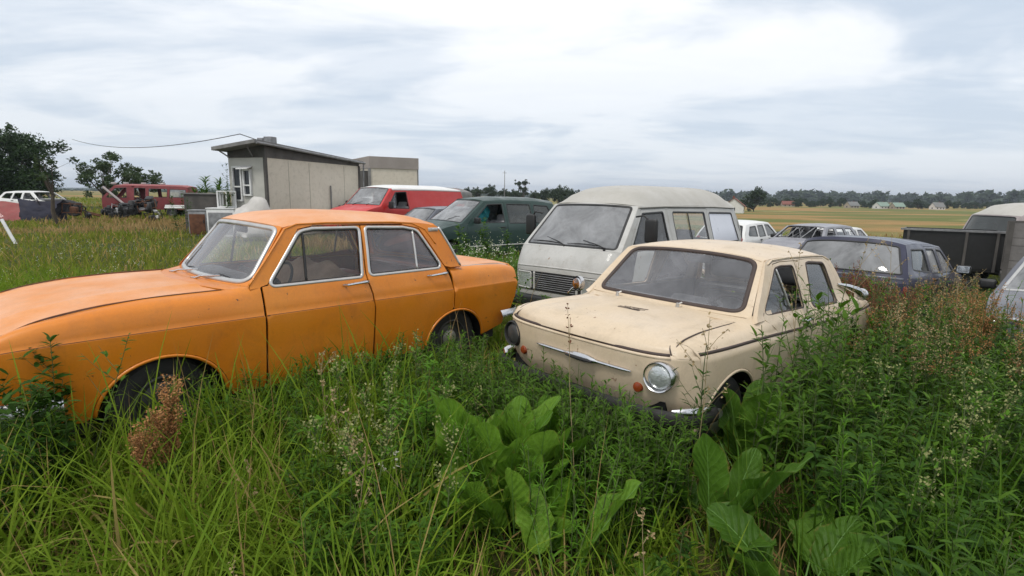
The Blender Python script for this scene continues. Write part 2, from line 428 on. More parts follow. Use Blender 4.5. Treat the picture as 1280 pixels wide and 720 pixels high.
# ---------------------------------------------------------------- pieces every vehicle shares
def ell(cx, cz, rx, rz, n=26): return np.array([(cx+rx*math.cos(a), cz+rz*math.sin(a)) for a in np.linspace(0, 2*math.pi, n, endpoint=False)])
def make_wheel(parent, x, y, r=.295, w=.165, tilt=0., rimr=.175, hub='rim', steer=0., z=None, hubcap=True):
    w0 = bpy.data.objects.new('wheel', None); w0.empty_display_size = .1; link(w0, parent); w0.location = (x, y, r if z is None else z); w0.rotation_euler = (0, 0, steer)
    s = 1 if y > 0 else -1; h = w/2
    tb = MB()
    prof = [(rimr+.004, -h*.8), (rimr+.03, -h*.96), (r-.06, -h*1.04), (r-.018, -h*.92), (r-.002, -h*.7)]
    for k in (-.42, -.14, .14, .42): prof += [(r-.002, h*(k-.1)), (r-.012, h*(k-.08)), (r-.012, h*(k+.08)), (r-.002, h*(k+.1))]
    prof += [(r-.002, h*.7), (r-.018, h*.92), (r-.06, h*1.04), (rimr+.03, h*.96), (rimr+.004, h*.8)]
    tb.lathe(prof, n=36); tb.build('tyre', M['tyre'], w0, smooth=True)
    rb = MB(); d = s*h
    rb.lathe([(rimr+.006, d*.86), (rimr-.006, d*.9), (rimr-.015, d*.6), (rimr-.03, d*.42), (rimr*.72, d*.34), (rimr*.5, d*.5), (rimr*.3, d*.52), (.001, d*.52)], n=30)
    rb.build('rim', M[hub], w0, smooth=True)
    if hubcap:
        hb = MB(); hb.lathe([(rimr*.46, d*.52), (rimr*.42, d*.66), (rimr*.25, d*.78), (.001, d*.82)], n=22); hb.build('hub_cap', M['aluminium'], w0, smooth=True)
    return w0
def soft_box(name, parent, mat, c, size, rot=None, bev=.06):
    b = MB(); b.box((0, 0, 0), size, None, 0, bev)
    o = b.build(name, mat, parent, smooth=True, sharp=60); o.location = c
    if rot: o.rotation_euler = rot
    return o
def make_seat(parent, x, y, w, mat, z=.42, back=.55, lean=.3, name='front_seat', head=False):
    b = MB()
    b.box((0, 0, z-.02), (.52, w, .17), Matrix.Rotation(-.12, 4, 'Y'), 0, .06)
    b.box((-.30-math.sin(lean)*back*.42, 0, z+back*.42), (.17, w, back), Matrix.Rotation(-lean, 4, 'Y'), 0, .065)
    if head: b.box((-.36-math.sin(lean)*back*.9, 0, z+back*1.0), (.10, w*.5, .2), Matrix.Rotation(-lean, 4, 'Y'), 0, .045)
    o = b.build(name, mat, parent, smooth=True, sharp=60); o.location = (x, y, 0); return o
def steering(parent, x, y, z, mat=None, r=.19, tilt=.55):
    b = MB(); a = np.linspace(0, 2*math.pi, 28, endpoint=False); Rm = np.array(Matrix.Rotation(-(math.pi/2-tilt), 3, 'Y'))
    Rm = np.array(Matrix.Rotation(-tilt, 3, 'Y'))
    ring = np.c_[np.zeros(28), r*np.cos(a), r*np.sin(a)] @ Rm.T
    b.tube(ring, .011, 7, closed=True)
    for k in (math.pi*.05, math.pi*.95): b.tube(np.array([[0, 0, 0], [0, r*math.cos(k), r*math.sin(k)]]) @ Rm.T, .009, 6)
    b.tube(np.array([[0, 0, 0], [.30, 0, 0]]) @ Rm.T, .022, 8); b.tube(np.array([[-.02, 0, 0], [.03, 0, 0]]) @ Rm.T, .04, 10)
    o = b.build('steering_wheel', mat or M['black'], parent, smooth=True); o.location = (x, y, z); return o
def wiper(parent, p0, p1, p2, p3, mats=('chrome', 'black'), lift=.0):
    """arm from pivot p0 to p1, blade from p2 to p3"""
    p0, p1, p2, p3 = [np.array(p, float) for p in (p0, p1, p2, p3)]
    a = MB(); a.tube([p0+[0, 0, -.02], p0, p0*.7+p1*.3+[0, 0, .012], p1], [.012, .010, .007, .004], 7); a.tube([p0-[0, 0, .03], p0+[0, 0, .012]], .016, 8)
    o = a.build('wiper', M[mats[0]], parent, smooth=True)
    b = MB(); b.tube([p2, p2*.66+p3*.34+[0, 0, .008], p2*.34+p3*.66+[0, 0, .008], p3], [.004, .007, .007, .004], 6); b.build('wiper_blade', M[mats[1]], o, smooth=True)
    return o
def coons_tris(): pass
def lamp_round(parent, c, r, depth=.05, yaw=0., pitch=0., name='headlight', ring='chrome', glassm='lens', label=None, bowl=True):
    g = bpy.data.objects.new(name, None); g.empty_display_size = .05; link(g, parent); g.location = c; g.rotation_euler = (0, pitch, yaw)
    b = MB(); b.lathe([(r*.86, depth*.55), (r*.9, depth*.9), (r*.97, depth), (r*1.04, depth*.8), (r*1.07, depth*.3), (r*1.07, -depth)], axis='x', n=36); b.build('lamp_ring', M[ring], g, smooth=True)
    l = MB(); l.lathe([(.001, depth*.95), (r*.3, depth*.92), (r*.6, depth*.8), (r*.8, depth*.6), (r*.88, depth*.45)], axis='x', n=36); l.build('lamp_glass', M[glassm], g, smooth=True)
    if label: g['label'] = label
    return g

def car_root(name, x, y, yaw, z=0., pitch=0., roll=0., label=None, cat='car', group=None, scale=1.):
    e = empty(name, (x, y, z), R(yaw), label, cat, group, rx=roll, ry=-pitch); e.scale = (scale,)*3
    return e
def pane(parent, hole, fn, mat, grow=.008, lift=-.012, name='window_glass', mirror=False, res=.12):
    return panel(name, parent, M[mat], offset(hole, grow), fn, res=res, lift=lift, rim=False, mirror=mirror)
def attach(parent_pair, child_pair):
    for p, c in zip(parent_pair, child_pair): c.parent = p
def underbody(parent, x0, x1, hw, z0, z1, axles, r=.37, mat='dark'):
    """floor pan, bulkheads and wheel housings, all dark"""
    b = MB(); hi = hw-.03
    b.box(((x0+x1)/2, 0, z0+.03), (x1-x0-.1, 2*(hw-.22), .04))
    for s in (-1, 1):
        b.box(((x0+x1)/2, s*(hw-.215), (z0+z1)/2), (x1-x0-.12, .012, z1-z0))
        xs = sorted(axles); cuts = [x0+.08]+[v for a in xs for v in (a-r, a+r)]+[x1-.08]
        for i in range(0, len(cuts), 2):
            if cuts[i+1] > cuts[i]+.02: b.box(((cuts[i]+cuts[i+1])/2, s*(hw-.125), (z0+z1)/2), (cuts[i+1]-cuts[i], .17, z1-z0-.03))
        for a in axles:   # arched liner over the wheel
            P = arc((a, .30), r+.02, 0, 180, 12)
            V = [(p[0], s*y, p[1]) for p in P for y in (hw-.21, hw-.045)]
            b.add(V, [(2*i, 2*i+1, 2*i+3, 2*i+2) for i in range(11)])
    return b.build('underbody', M[mat], parent)
# ---------------------------------------------------------------- the orange saloon
def build_orange():
    root = car_root('saloon_car', -1.881, 4.621, 227.488, 0, .0097, -.0096, 'faded orange four door saloon with chrome framed windows, nose running out of the photo', 'car')
    O, OF = M['orange'], M['orange_faded']
    tp = lambda x: .055*np.clip((x-1.05)/.92, 0, 2)**2 + .06*np.clip((-x-1.15)/.95, 0, 2)**2
    low = [(.24, .728, .24), (.34, .750, .34), (.55, .770, .55), (.765, .784, .765), (.780, .784, .780), (.788, .770, .789), (.84, .760, .84), (.90, .744, .90)]
    door = side_fn(low+[(.95, .728, .95), (.975, .716, .975), (1.0, .706, 1.0), (1.18, .658, 1.18), (1.36, .602, 1.36), (1.40, .584, 1.40)], tp)
    ft = side_fn(low+[(.935, .728, .928), (.965, .708, .946), (1.0, .68, .959), (1.05, .634, .970)], tp)
    drop_f = pchip([.5, .86, 1.19, 1.43, 1.67, 1.79, 1.88, 1.98], [0, 0, .003, .02, .06, .09, .13, .21])
    def fender(q):
        P = ft(q); P[:, 2] -= drop_f(q[:, 0])*np.clip((q[:, 1]-.72)/.33, 0, 1)**1.3
        w_ = np.clip((.80-q[:, 0])/.22, 0, 1)[:, None]; w_ = w_*w_*(3-2*w_)*np.clip((q[:, 1]-.86)/.06, 0, 1)[:, None]
        D = door(np.c_[q[:, 0], np.minimum(q[:, 1], .90+(q[:, 1]-.90)*.62)]); return P*(1-w_)+D*w_
    qt = side_fn(low+[(.935, .726, .932), (.965, .706, .955), (1.0, .672, .972), (1.04, .634, .98)], tp)
    drop_r = pchip([-2.2, -2.05, -1.9, -1.5, -1.1], [.09, .055, .03, .008, 0])
    def quarter(q):
        P = qt(q); P[:, 2] -= drop_r(q[:, 0])*np.clip((q[:, 1]-.72)/.33, 0, 1); return P
    # front fender
    fo = [(.573, .27), (.80, .27)]+arc((1.19, .27), .378, 172, 8, 22, .362)+[(1.60, .30), (1.86, .33), (1.93, .42), (1.955, .60), (1.955, .80), (1.95, 1.05), (.573, 1.05)]
    fp = panel('front_fender', root, O, fo, fender, rows=(.772, .7795, .7885, .797), res=.045, gap=.003, mirror=True)
    arch_path = arc((1.19, .27), .366, 172, 8, 26, .352)
    tr = trim('arch_lip', root, O, arch_path, fender, .011, .012, closed=False, mirror=True); attach(fp, tr)
    tr = trim('crease_shade_line', root, M['rust'], [(.58, .7855), (1.95, .7855)], fender, .0035, .0065, closed=False, mirror=True); attach(fp, tr)  # thin dark strip painting in the shade along the crease
    # doors
    fwin = rounded([(.50, .985), (.225, 1.335), (.12, 1.352), (-.262, 1.352), (-.222, .988)], [.02, .10, .05, .025, .025])
    d1 = [(.565, .27), (.562, .98), (.52, .985), (.235, 1.358), (.12, 1.378), (-.283, 1.378), (-.262, 1.0), (-.268, .93), (-.29, .84), (-.297, .72), (-.29, .27)]
    p1 = panel('front_door', root, O, d1, door, [fwin], rows=(.772, .7795, .7885, .797), res=.05, gap=.003, mirror=True)
    rwin = rounded([(-.312, .992), (-.338, 1.352), (-.70, 1.343), (-.835, 1.318), (-1.045, .998)], [.025, .025, .06, .08, .03])
    d2 = [(-.302, .27), (-.305, .72), (-.298, .84), (-.276, .93), (-.27, 1.0), (-.291, 1.378), (-.70, 1.371), (-.86, 1.338), (-1.08, 1.0), (-1.12, .90), (-1.14, .80), (-1.14, .62)]+[(x, z) for x, z in arc((-1.21, .26), .365, 76, 170, 12, .345) if x > -1.14][:0]
    d2 += arc((-1.19, .27), .365, 80, 0, 14, .335)
    d2 = [p for p in d2 if True]+[(-.825, .27)]
    p2 = panel('rear_door', root, O, d2, door, [rwin], rows=(.772, .7795, .7885, .797), res=.05, gap=.003, mirror=True)
    # rear quarter
    qo = [(-1.148, 1.04), (-1.148, .62)]+arc((-1.19, .27), .365, 84, 176, 14, .335)+[(-1.60, .30), (-1.88, .36), (-1.96, .48), (-2.03, .62), (-2.06, .78), (-2.06, .95), (-2.055, 1.04)]
    pq = panel('rear_fender', root, O, qo, quarter, rows=(.772, .7795, .7885, .797), res=.045, gap=.003, mirror=True)
    tr = trim('arch_lip', root, O, arc((-1.19, .27), .353, 4, 176, 26, .323), quarter, .011, .012, closed=False, mirror=True, lift=.002); attach(pq, tr)
    tr = trim('trim_strip', root, M['aluminium'], [(-1.15, 1.028), (-1.6, 1.028), (-2.05, 1.03)], quarter, .007, .008, closed=False, mirror=True); attach(pq, tr)
    # pillars between door frames and roof
    A = [(.645, .968), (.572, .975), (.568, .98), (.52, .992), (.238, 1.362), (.12, 1.383), (.12, 1.398), (.22, 1.392), (.335, 1.372), (.645, .985)]
    panel('windscreen_pillar', root, O, A, door, res=.04, mirror=True, thick=.03)
    C = [(-.70, 1.376), (-.868, 1.342), (-1.09, 1.0), (-1.15, .985), (-1.285, .985), (-1.275, 1.01), (-1.085, 1.345), (-1.06, 1.360), (-.97, 1.374), (-.76, 1.392), (-.70, 1.395)]
    panel('rear_pillar', root, O, C, door, res=.04, mirror=True, thick=.03)
    trim('rear_window_frame', root, M['aluminium'], [(-1.272, .995), (-1.18, 1.18), (-1.088, 1.345)], door, .013, .016, closed=False, mirror=True)
    # chrome window frames, glass
    for hole, dp, gl in ((fwin, p1, 'glass_clear'), (rwin, p2, 'glass')):
        fr = trim('window_frame', root, M['aluminium'], offset(hole, .011), door, .0135, .010, mirror=True); attach(dp, fr)
        sl = trim('window_seal', root, M['black'], offset(hole, -.003), door, .006, .004, mirror=True); attach(dp, sl)
        g = pane(root, hole, door, gl, mirror=True); attach(dp, g)
    for dp, xa, xb in ((p1, .56, -.287), (p2, -.308, -1.135)):
        tr = trim('crease_shade_line', root, M['rust'], [(xa, .7855), (xb, .7855)], door, .0035, .0065, closed=False, mirror=True); attach(dp, tr)  # the crease's shade drawn on across the doors as a dark strip
    b = trim('quarter_light_bar', root, M['black'], [(.205, 1.325), (.232, .99)], door, .010, .012, closed=False, mirror=True, lift=-.006); attach(p1, b)
    b = trim('quarter_light_bar', root, M['aluminium'], [(-.795, 1.322), (-.783, .995)], door, .010, .012, closed=False, mirror=True, lift=-.006); attach(p2, b)
    for dp, x0 in ((p1, -.235), (p2, -1.055)):
        for s, d in zip((1, -1), dp):
            h = MB(); yy = .748
            h.tube([(x0+.005, s*(yy-.02), .943), (x0+.01, s*(yy+.028), .945), (x0+.05, s*(yy+.032), .944), (x0+.175, s*(yy+.026), .936), (x0+.19, s*(yy-.012), .932)], [.010, .012, .010, .009, .008], 8)
            h.tube([(x0-.02, s*(yy-.015), .944), (x0-.02, s*(yy+.010), .944)], .011, 10); h.build('handle', M['chrome'], d, smooth=True)
    # drip rail round the door openings
    gut = [(.645, .995), (.50, 1.165), (.335, 1.362), (.24, 1.394), (.0, 1.402), (-.6, 1.397), (-.80, 1.386), (-.93, 1.33), (-1.02, 1.20)]
    trim('drip_rail', root, O, gut, door, .008, .013, closed=False, mirror=True, lift=-.001)
    # vent on the rear pillar
    for s in (1, -1):
        v = MB(); v.box((-1.02, s*.617, 1.325), (.11, .016, .035), Matrix.Rotation(-.0, 4, 'Y'), 0, .006); v.box((-1.035, s*.625, 1.326), (.07, .012, .014), None, 0, .003)
        v.build('pillar_badge', M['aluminium'], root, smooth=True)
    # roof: domed sheet
    roof = sym_fn([(0, .43, 1.405), (.06, .34, 1.433), (.2, .14, 1.466), (.45, -.15, 1.481), (.75, -.70, 1.465), (.93, -1.02, 1.432), (1, -1.13, 1.395)],
                  [(0, .335, .566, 1.372), (.06, .27, .582, 1.388), (.2, .10, .588, 1.402), (.5, -.25, .588, 1.402), (.8, -.76, .582, 1.393), (.93, -.97, .575, 1.376), (1, -1.06, .556, 1.362)], 3.0, 3.4)
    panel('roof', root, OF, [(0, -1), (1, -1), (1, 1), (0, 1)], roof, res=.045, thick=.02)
    # windscreen
    ws = sym_fn([(0, .755, .985), (1, .425, 1.405)], [(0, .635, .695, .985), (1, .340, .574, 1.378)], 2.2)
    frame_o = rounded([(0, -1), (1, -1), (1, 1), (0, 1)], .02)
    wh = rounded([(.06, -.955), (.945, -.94), (.945, .94), (.06, .955)], [.17, .10, .10, .17], 8)
    panel('windscreen_surround', root, O, frame_o, ws, [wh], res=.035, thick=.02)
    w = panel('windscreen', root, M['glass'], offset(wh, .01), ws, res=.08, lift=-.006, rim=False)
    trim('windscreen_frame', w, M['aluminium'], offset(wh, .004), ws, .019, .014, n=8)
    trim('windscreen_seal', w, M['black'], offset(wh, .03), ws, .008, .006)
    # backlight
    bl = sym_fn([(0, -1.41, .985), (1, -1.14, 1.40)], [(0, -1.265, .672, .985), (1, -1.075, .566, 1.37)], 2.2)
    panel('rear_window_surround', root, O, frame_o, bl, [wh], res=.04, thick=.02)
    w = panel('rear_window', root, M['glass'], offset(wh, .01), bl, res=.1, lift=-.006, rim=False); trim('rear_window_frame', w, M['aluminium'], offset(wh, .004), bl, .019, .014, n=8)
    # bonnet with its two raised edges, cowl, boot lid
    def ridge(u, v): a = np.abs(v); return .010*np.exp(-((a-.62)/.05)**2)*np.clip(u*6, 0, 1)+.006*np.clip((.62-a)/.1, -1, 0)
    hoodS = [(0, 1.955, .60, .80), (.03, 1.925, .615, .825), (.08, 1.87, .632, .85), (.17, 1.76, .634, .895), (.28, 1.63, .637, .925), (.45, 1.40, .636, .955), (.7, 1.08, .634, .970), (1, .70, .632, .972)]
    hoodC = [(0, 2.02, .82), (.03, 1.99, .845), (.08, 1.93, .872), (.17, 1.81, .915), (.28, 1.66, .945), (.45, 1.42, .975), (.7, 1.08, .990), (1, .86, .992)]
    hood = sym_fn(hoodC, hoodS, 2.2, 2.6, ridge)
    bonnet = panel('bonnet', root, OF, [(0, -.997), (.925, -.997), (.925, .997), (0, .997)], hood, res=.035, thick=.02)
    for s in (1, -1): trim('shut_line', bonnet, M['rust'], [(.01, s*.999), (.925, s*.999)], hood, .005, .008, closed=False, lift=.007)
    cowl = sym_fn([(0, .93, .992), (1, .752, .988)], [(0, .775, .632, .970), (1, .636, .70, .984)], 2.2)
    cw = panel('cowl', root, O, [(0.03, -1), (1, -1), (1, 1), (0.03, 1)], cowl, res=.05)
    deck = sym_fn([(0, -1.40, .985), (.5, -1.75, .985), (1, -2.07, .955)], [(0, -1.25, .66, .978), (.5, -1.73, .628, .972), (1, -2.03, .600, .938)], 3, 3)
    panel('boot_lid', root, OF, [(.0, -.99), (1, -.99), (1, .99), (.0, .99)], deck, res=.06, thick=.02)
    # rear and front faces
    rear = sym_fn([(0, -2.02, .36), (.3, -2.10, .55), (.8, -2.12, .80), (1, -2.07, .953)], [(0, -1.88, .66, .36), (.3, -2.0, .69, .55), (.8, -2.045, .69, .80), (1, -2.03, .628, .94)], 5, 3)
    panel('rear_panel', root, O, [(0, -1), (1, -1), (1, 1), (0, 1)], rear, res=.06)
    front = sym_fn([(0, 1.93, .34), (.3, 1.99, .5), (.7, 2.02, .68), (1, 2.015, .815)], [(0, 1.80, .66, .34), (.3, 1.90, .70, .5), (.7, 1.955, .70, .68), (1, 1.95, .60, .80)], 5, 3)
    gr = rounded([(.42, -.9), (.88, -.9), (.88, .9), (.42, .9)], .05)
    panel('front_panel', root, O, [(0, -1), (1, -1), (1, 1), (0, 1)], front, [gr], res=.06)
    g = panel('grille', root, M['black'], offset(gr, .01), front, res=.08, lift=-.03, rim=False)
    for u in np.linspace(.46, .84, 7): trim('grille_bar', g, M['aluminium'], [(u, -.62), (u, .62)], front, .006, .01, closed=False, lift=-.012, res=.1)
    trim('grille_frame', g, M['chrome'], gr, front, .012, .012)
    for s in (1, -1):
        b = MB(); b.box((0, 0, 0), (.05, .19, .15), None, 0, .022); o = b.build('headlight', M['lens'], root, smooth=True); o.location = (1.985, s*.545, .655); o.rotation_euler = (0, 0, s*.12)
        b = MB(); b.tube([(.022, -.10, -.08), (.022, .10, -.08), (.022, .10, .08), (.022, -.10, .08)], .011, 8, closed=True); b.build('lamp_frame', M['chrome'], o, smooth=True)
        b = MB(); b.box((-2.06, s*.60, .68), (.05, .13, .17), None, 0, .02); b.build('tail_light', M['redlens'], root, smooth=True)
        b = MB(); b.box((1.93, s*.66, .52), (.06, .10, .05), None, 0, .02); b.build('indicator', M['amber'], root, smooth=True)
    # bumpers
    for sx, x in ((1, 2.05), (-1, -2.12)):
        pts = [(x-sx*.36, -.775, .43), (x-sx*.12, -.76, .43), (x-sx*.03, -.66, .43), (x, -.4, .43), (x+sx*.012, 0, .43), (x, .4, .43), (x-sx*.03, .66, .43), (x-sx*.12, .76, .43), (x-sx*.36, .775, .43)]
        P = np.array(pts); b = MB(); V = []
        n = 9
        for k in range(len(P)):
            t = P[min(k+1, len(P)-1)]-P[max(k-1, 0)]; t /= np.linalg.norm(t); nrm = np.cross(t, [0, 0, 1.]); nrm *= np.sign(np.dot(nrm, P[k]*[1, 1, 0]))
            for a in np.linspace(-1.15, 1.15, n): V.append(P[k]+nrm*(.055*math.cos(a)-.02)+np.array([0, 0, .075*math.sin(a)/.91]))
        b.add(V, [(k*n+a, (k+1)*n+a, (k+1)*n+a+1, k*n+a+1) for k in range(len(P)-1) for a in range(n-1)])
        b.build('bumper', M['chrome'], root, smooth=True, sharp=80)
    # wheels
    for x in (1.19, -1.2):
        for y in (.635, -.635): make_wheel(root, x, y*.95, .296, .165, steer=.12 if x > 0 else 0, hubcap=x < 0)
    underbody(root, -1.8, 1.75, .755, .22, .74, (1.19, -1.2))
    # inside
    for s in (1, -1):
        b = MB(); b.box((-.24, s*.685, .80), (1.55, .02, .34)); b.build('door_lining', M['interior'], root)
    b = MB(); b.box((-.05, 0, .28), (2.0, 1.04, .03)); b.box((-1.25, 0, .935), (.42, 1.26, .03)); b.box((.62, 0, .62), (.03, 1.36, .6)); b.build('cabin_floor', M['interior'], root)
    b = MB(); b.box((.52, 0, .905), (.30, 1.30, .14), Matrix.Rotation(.15, 4, 'Y'), 0, .05); b.box((.40, .34, .94), (.14, .36, .12), None, 0, .04); b.build('dashboard', M['black'], root, smooth=True)
    steering(root, .30, .34, .92, M['black'])
    for s in (.34, -.34): make_seat(root, .06, s, .56, M['seatred'], .43, .60, .35)
    make_seat(root, -.75, 0, 1.24, M['seatred'], .45, .56, .3, 'rear_seat')
    # tan cloth thrown over the front seat backs
    cf = sym_fn([(0, .02, .74), (.3, -.12, 1.0), (.5, -.22, 1.045), (.7, -.32, 1.0), (1, -.36, .7)], [(0, .05, .62, .72), (.3, -.10, .62, .93), (.5, -.20, .62, .965), (.7, -.30, .62, .92), (1, -.36, .62, .66)], 2.2, 2.2, lambda u, v: .025*np.sin(9*v+3*u)*np.cos(7*u))
    panel('seat_cover', root, M['seatcloth'], [(0, -.98), (.56, -.98), (.48, 0), (.58, .98), (0, .98)], cf, res=.05, thick=.01)
    # mirror inside, small round one outside, wipers
    wiper(root, (.815, -.33, .985), (.71, -.05, 1.03), (.70, -.36, 1.02), (.70, .10, 1.025)); wiper(root, (.80, .10, .985), (.70, .36, 1.03), (.70, .02, 1.02), (.675, .46, 1.025))
    b = MB(); b.box((.40, 0, 1.335), (.03, .2, .06), None, 0, .014); b.tube([(.40, 0, 1.35), (.36, 0, 1.40)], .006, 6); b.build('rear_view_mirror', M['black'], root, smooth=True)
    return root
build_orange()
# ---------------------------------------------------------------- the small beige two door saloon
def build_beige():
    root = car_root('small_saloon', 1.6576, 4.4708, 222.847, -.052, .0264, -.0162, 'small dusty beige two door saloon with round headlights and a chrome bar emblem', 'car')
    B = M['beige']
    tp = lambda x: .05*np.clip((x-1.15)/.6, 0, 2)**2.2 + .07*np.clip((-x-1.0)/.8, 0, 2)**2
    low = [(.30, .715, .30), (.42, .735, .42), (.60, .752, .60), (.745, .757, .745), (.772, .753, .772), (.782, .742, .780)]
    zc = pchip([-1.8, -.6, .1, .9, 1.7], [-.020, -.018, -.004, .016, .026])   # the crease climbs a little to the front
    dr0 = side_fn(low+[(.84, .728, .84), (.885, .704, .885), (.91, .688, .91), (1.06, .636, 1.06), (1.215, .578, 1.215), (1.26, .556, 1.26)], tp)
    def door(q):
        P = dr0(q); P[:, 2] += zc(q[:, 0])*np.clip(1-np.abs(q[:, 1]-.78)/.12, 0, 1); return P
    f0 = side_fn(low+[(.82, .722, .81), (.86, .685, .838), (.90, .64, .852), (.94, .597, .857)], tp)
    dropf = pchip([.6, .85, 1.26, 1.53, 1.62, 1.67, 1.70, 1.74], [-.022, -.022, -.022, -.012, .018, .055, .075, .10])
    def fender(q):
        P = f0(q); a = np.clip((q[:, 1]-.78)/.16, 0, 1); P[:, 2] += zc(q[:, 0])*np.clip(1-np.abs(q[:, 1]-.78)/.12, 0, 1) - dropf(q[:, 0])*a
        w_ = np.clip((.98-q[:, 0])/.34, 0, 1)[:, None]; w_ = w_*w_*(3-2*w_)*np.clip((q[:, 1]-.79)/.05, 0, 1)[:, None]
        D = door(q); return P*(1-w_)+D*w_
    q0 = side_fn(low+[(.83, .726, .825), (.87, .70, .852), (.91, .655, .868), (.94, .61, .874)], tp)
    dropr = pchip([-1.9, -1.75, -1.5, -1.0], [.14, .10, .045, .0])
    def quarter(q):
        P = q0(q); P[:, 2] += zc(q[:, 0])*np.clip(1-np.abs(q[:, 1]-.78)/.12, 0, 1) - dropr(q[:, 0])*np.clip((q[:, 1]-.75)/.19, 0, 1); return P
    ac, ar = 1.15, .345
    fo = [(.565, .32), (.80, .32)]+arc((ac, .32), ar, 178, 2, 22, .335)+[(1.48, .34), (1.502, .455), (1.537, .55), (1.557, .68), (1.577, .765), (1.587, .785), (1.60, .94), (.565, .94)]
    fp = panel('front_fender', root, B, fo, fender, res=.04, gap=.002, mirror=True)
    tr = trim('arch_lip', root, B, arc((ac, .32), ar-.01, 178, 2, 26, .325), fender, .010, .010, closed=False, mirror=True); attach(fp, tr)
    tr = trim('trim_strip', root, M['seal'], [(.57, .781), (1.1, .781), (1.57, .781)], fender, .010, .013, closed=False, mirror=True, lift=.004); attach(fp, tr)
    # door
    w1 = rounded([(.685, .915), (.36, 1.195), (.25, 1.206), (.03, 1.200), (-.005, .905)], [.03, .09, .05, .04, .03])
    d1 = rounded([(.565, .33), (.565, .80), (.70, .885), (.70, .91), (.37, 1.225), (.25, 1.235), (-.04, 1.232), (-.085, .90), (-.085, .33)], [0, .03, .03, .03, .06, 0, .03, 0, 0])
    dp = panel('door', root, B, d1, door, [w1], res=.045, gap=.002, mirror=True)
    tr = trim('trim_strip', root, M['seal'], [(.555, .781), (-.08, .781)], door, .009, .011, closed=False, mirror=True, lift=.003); attach(dp, tr)
    tr = trim('window_seal', root, M['seal'], offset(w1, .002), door, .008, .006, mirror=True); attach(dp, tr)
    # quarter light pane at the front, the main pane wound half down
    vw = [(.685, .915), (.37, 1.19), (.325, 1.198), (.225, .913)]
    g = panel('quarter_light', root, M['glass_clear'], offset(np.array(vw), .003), door, res=.12, lift=-.012, rim=False, mirror=True); attach(dp, g)
    tr = trim('quarter_light_bar', root, M['aluminium'], [(.325, 1.20), (.222, .912)], door, .007, .009, closed=False, mirror=True, lift=-.006); attach(dp, tr)
    for s, d in zip((1, -1), dp):
        h = MB(); h.tube([(.02, s*.72, .83), (.03, s*.765, .832), (.13, s*.762, .83), (.15, s*.735, .828)], .010, 8); h.build('handle', M['chrome'], d, smooth=True)
    # rear side with its fixed pane, pillars
    w2 = rounded([(-.165, .895), (-.225, 1.20), (-.30, 1.206), (-.60, 1.188), (-.70, .885)], [.03, .035, .03, .06, .04])
    so = [(-.089, .33), (-.089, .90), (-.044, 1.232), (-.30, 1.236), (-.62, 1.222), (-.735, 1.16), (-.84, .985), (-.90, .89), (-.90, .70), (-.90, .33)]
    sp_ = panel('rear_side_panel', root, B, so, door, [w2], res=.045, mirror=True)
    tr = trim('window_seal', root, M['seal'], offset(w2, .004), door, .012, .008, mirror=True); attach(sp_, tr)
    g = pane(root, w2, door, 'glass_clear', mirror=True); attach(sp_, g)
    tr = trim('trim_strip', root, M['seal'], [(-.092, .781), (-.88, .781)], door, .009, .011, closed=False, mirror=True, lift=.003); attach(sp_, tr)
    A = [(.82, .885), (.703, .888), (.703, .912), (.372, 1.228), (.25, 1.238), (-.04, 1.235), (-.30, 1.239), (-.62, 1.225), (-.62, 1.247), (.10, 1.262), (.24, 1.262), (.42, 1.256), (.475, 1.243), (.80, .905)]
    panel('windscreen_pillar', root, B, A, door, res=.035, mirror=True, thick=.03)
    C = [(-.62, 1.225), (-.738, 1.16), (-.843, .985), (-.90, .885), (-1.03, .865), (-.99, .90), (-.86, 1.10), (-.775, 1.205), (-.70, 1.236), (-.62, 1.247)]
    panel('rear_pillar', root, B, C, door, res=.035, mirror=True, thick=.03)
    qo = [(-.902, .94), (-.902, .62)]+arc((-1.01, .32), .335, 108, 2, 10, .33)[:0]+[(-.92, .60)]+arc((-1.06, .32), .33, 72, 178, 14, .33)[0:]+[(-1.45, .36), (-1.62, .40), (-1.72, .55), (-1.76, .70), (-1.76, .94)]
    qp = panel('rear_fender', root, B, qo, quarter, res=.045, mirror=True)
    tr = trim('trim_strip', root, M['seal'], [(-.905, .781), (-1.70, .781)], quarter, .009, .011, closed=False, mirror=True, lift=.003); attach(qp, tr)
    for s, q in zip((1, -1), qp):   # bright chrome shapes added to stand for glare on the rear wings
        e = MB(); e.tube([(-.80, s*.655, 1.01), (-.95, s*.69, .985), (-1.10, s*.725, .945), (-1.20, s*.735, .90)], [.010, .022, .032, .03], 10); e.lathe([(.001, -.03), (.04, -.025), (.055, 0), (.05, .03), (.001, .04)], (-1.215, s*.735, .90), 'x', 14)
        e.build('wing_glare', M['chrome'], q, smooth=True)
        v = MB(); v.box((-.96, s*.752, .70), (.05, .02, .06), None, 0, .008); v.build('fuel_flap', M['black'], q)
    drip = [(.80, .925), (.62, 1.09), (.46, 1.225), (.37, 1.250), (.10, 1.258), (-.40, 1.252), (-.62, 1.245), (-.74, 1.21)]
    trim('drip_rail', root, B, drip[2:], door, .007, .012, closed=False, mirror=True, lift=0)
    tr = trim('drip_rail', root, M['seal'], [(.44, 1.222), (.36, 1.240), (.10, 1.247), (-.40, 1.243), (-.62, 1.236)], door, .004, .005, closed=False, mirror=True)
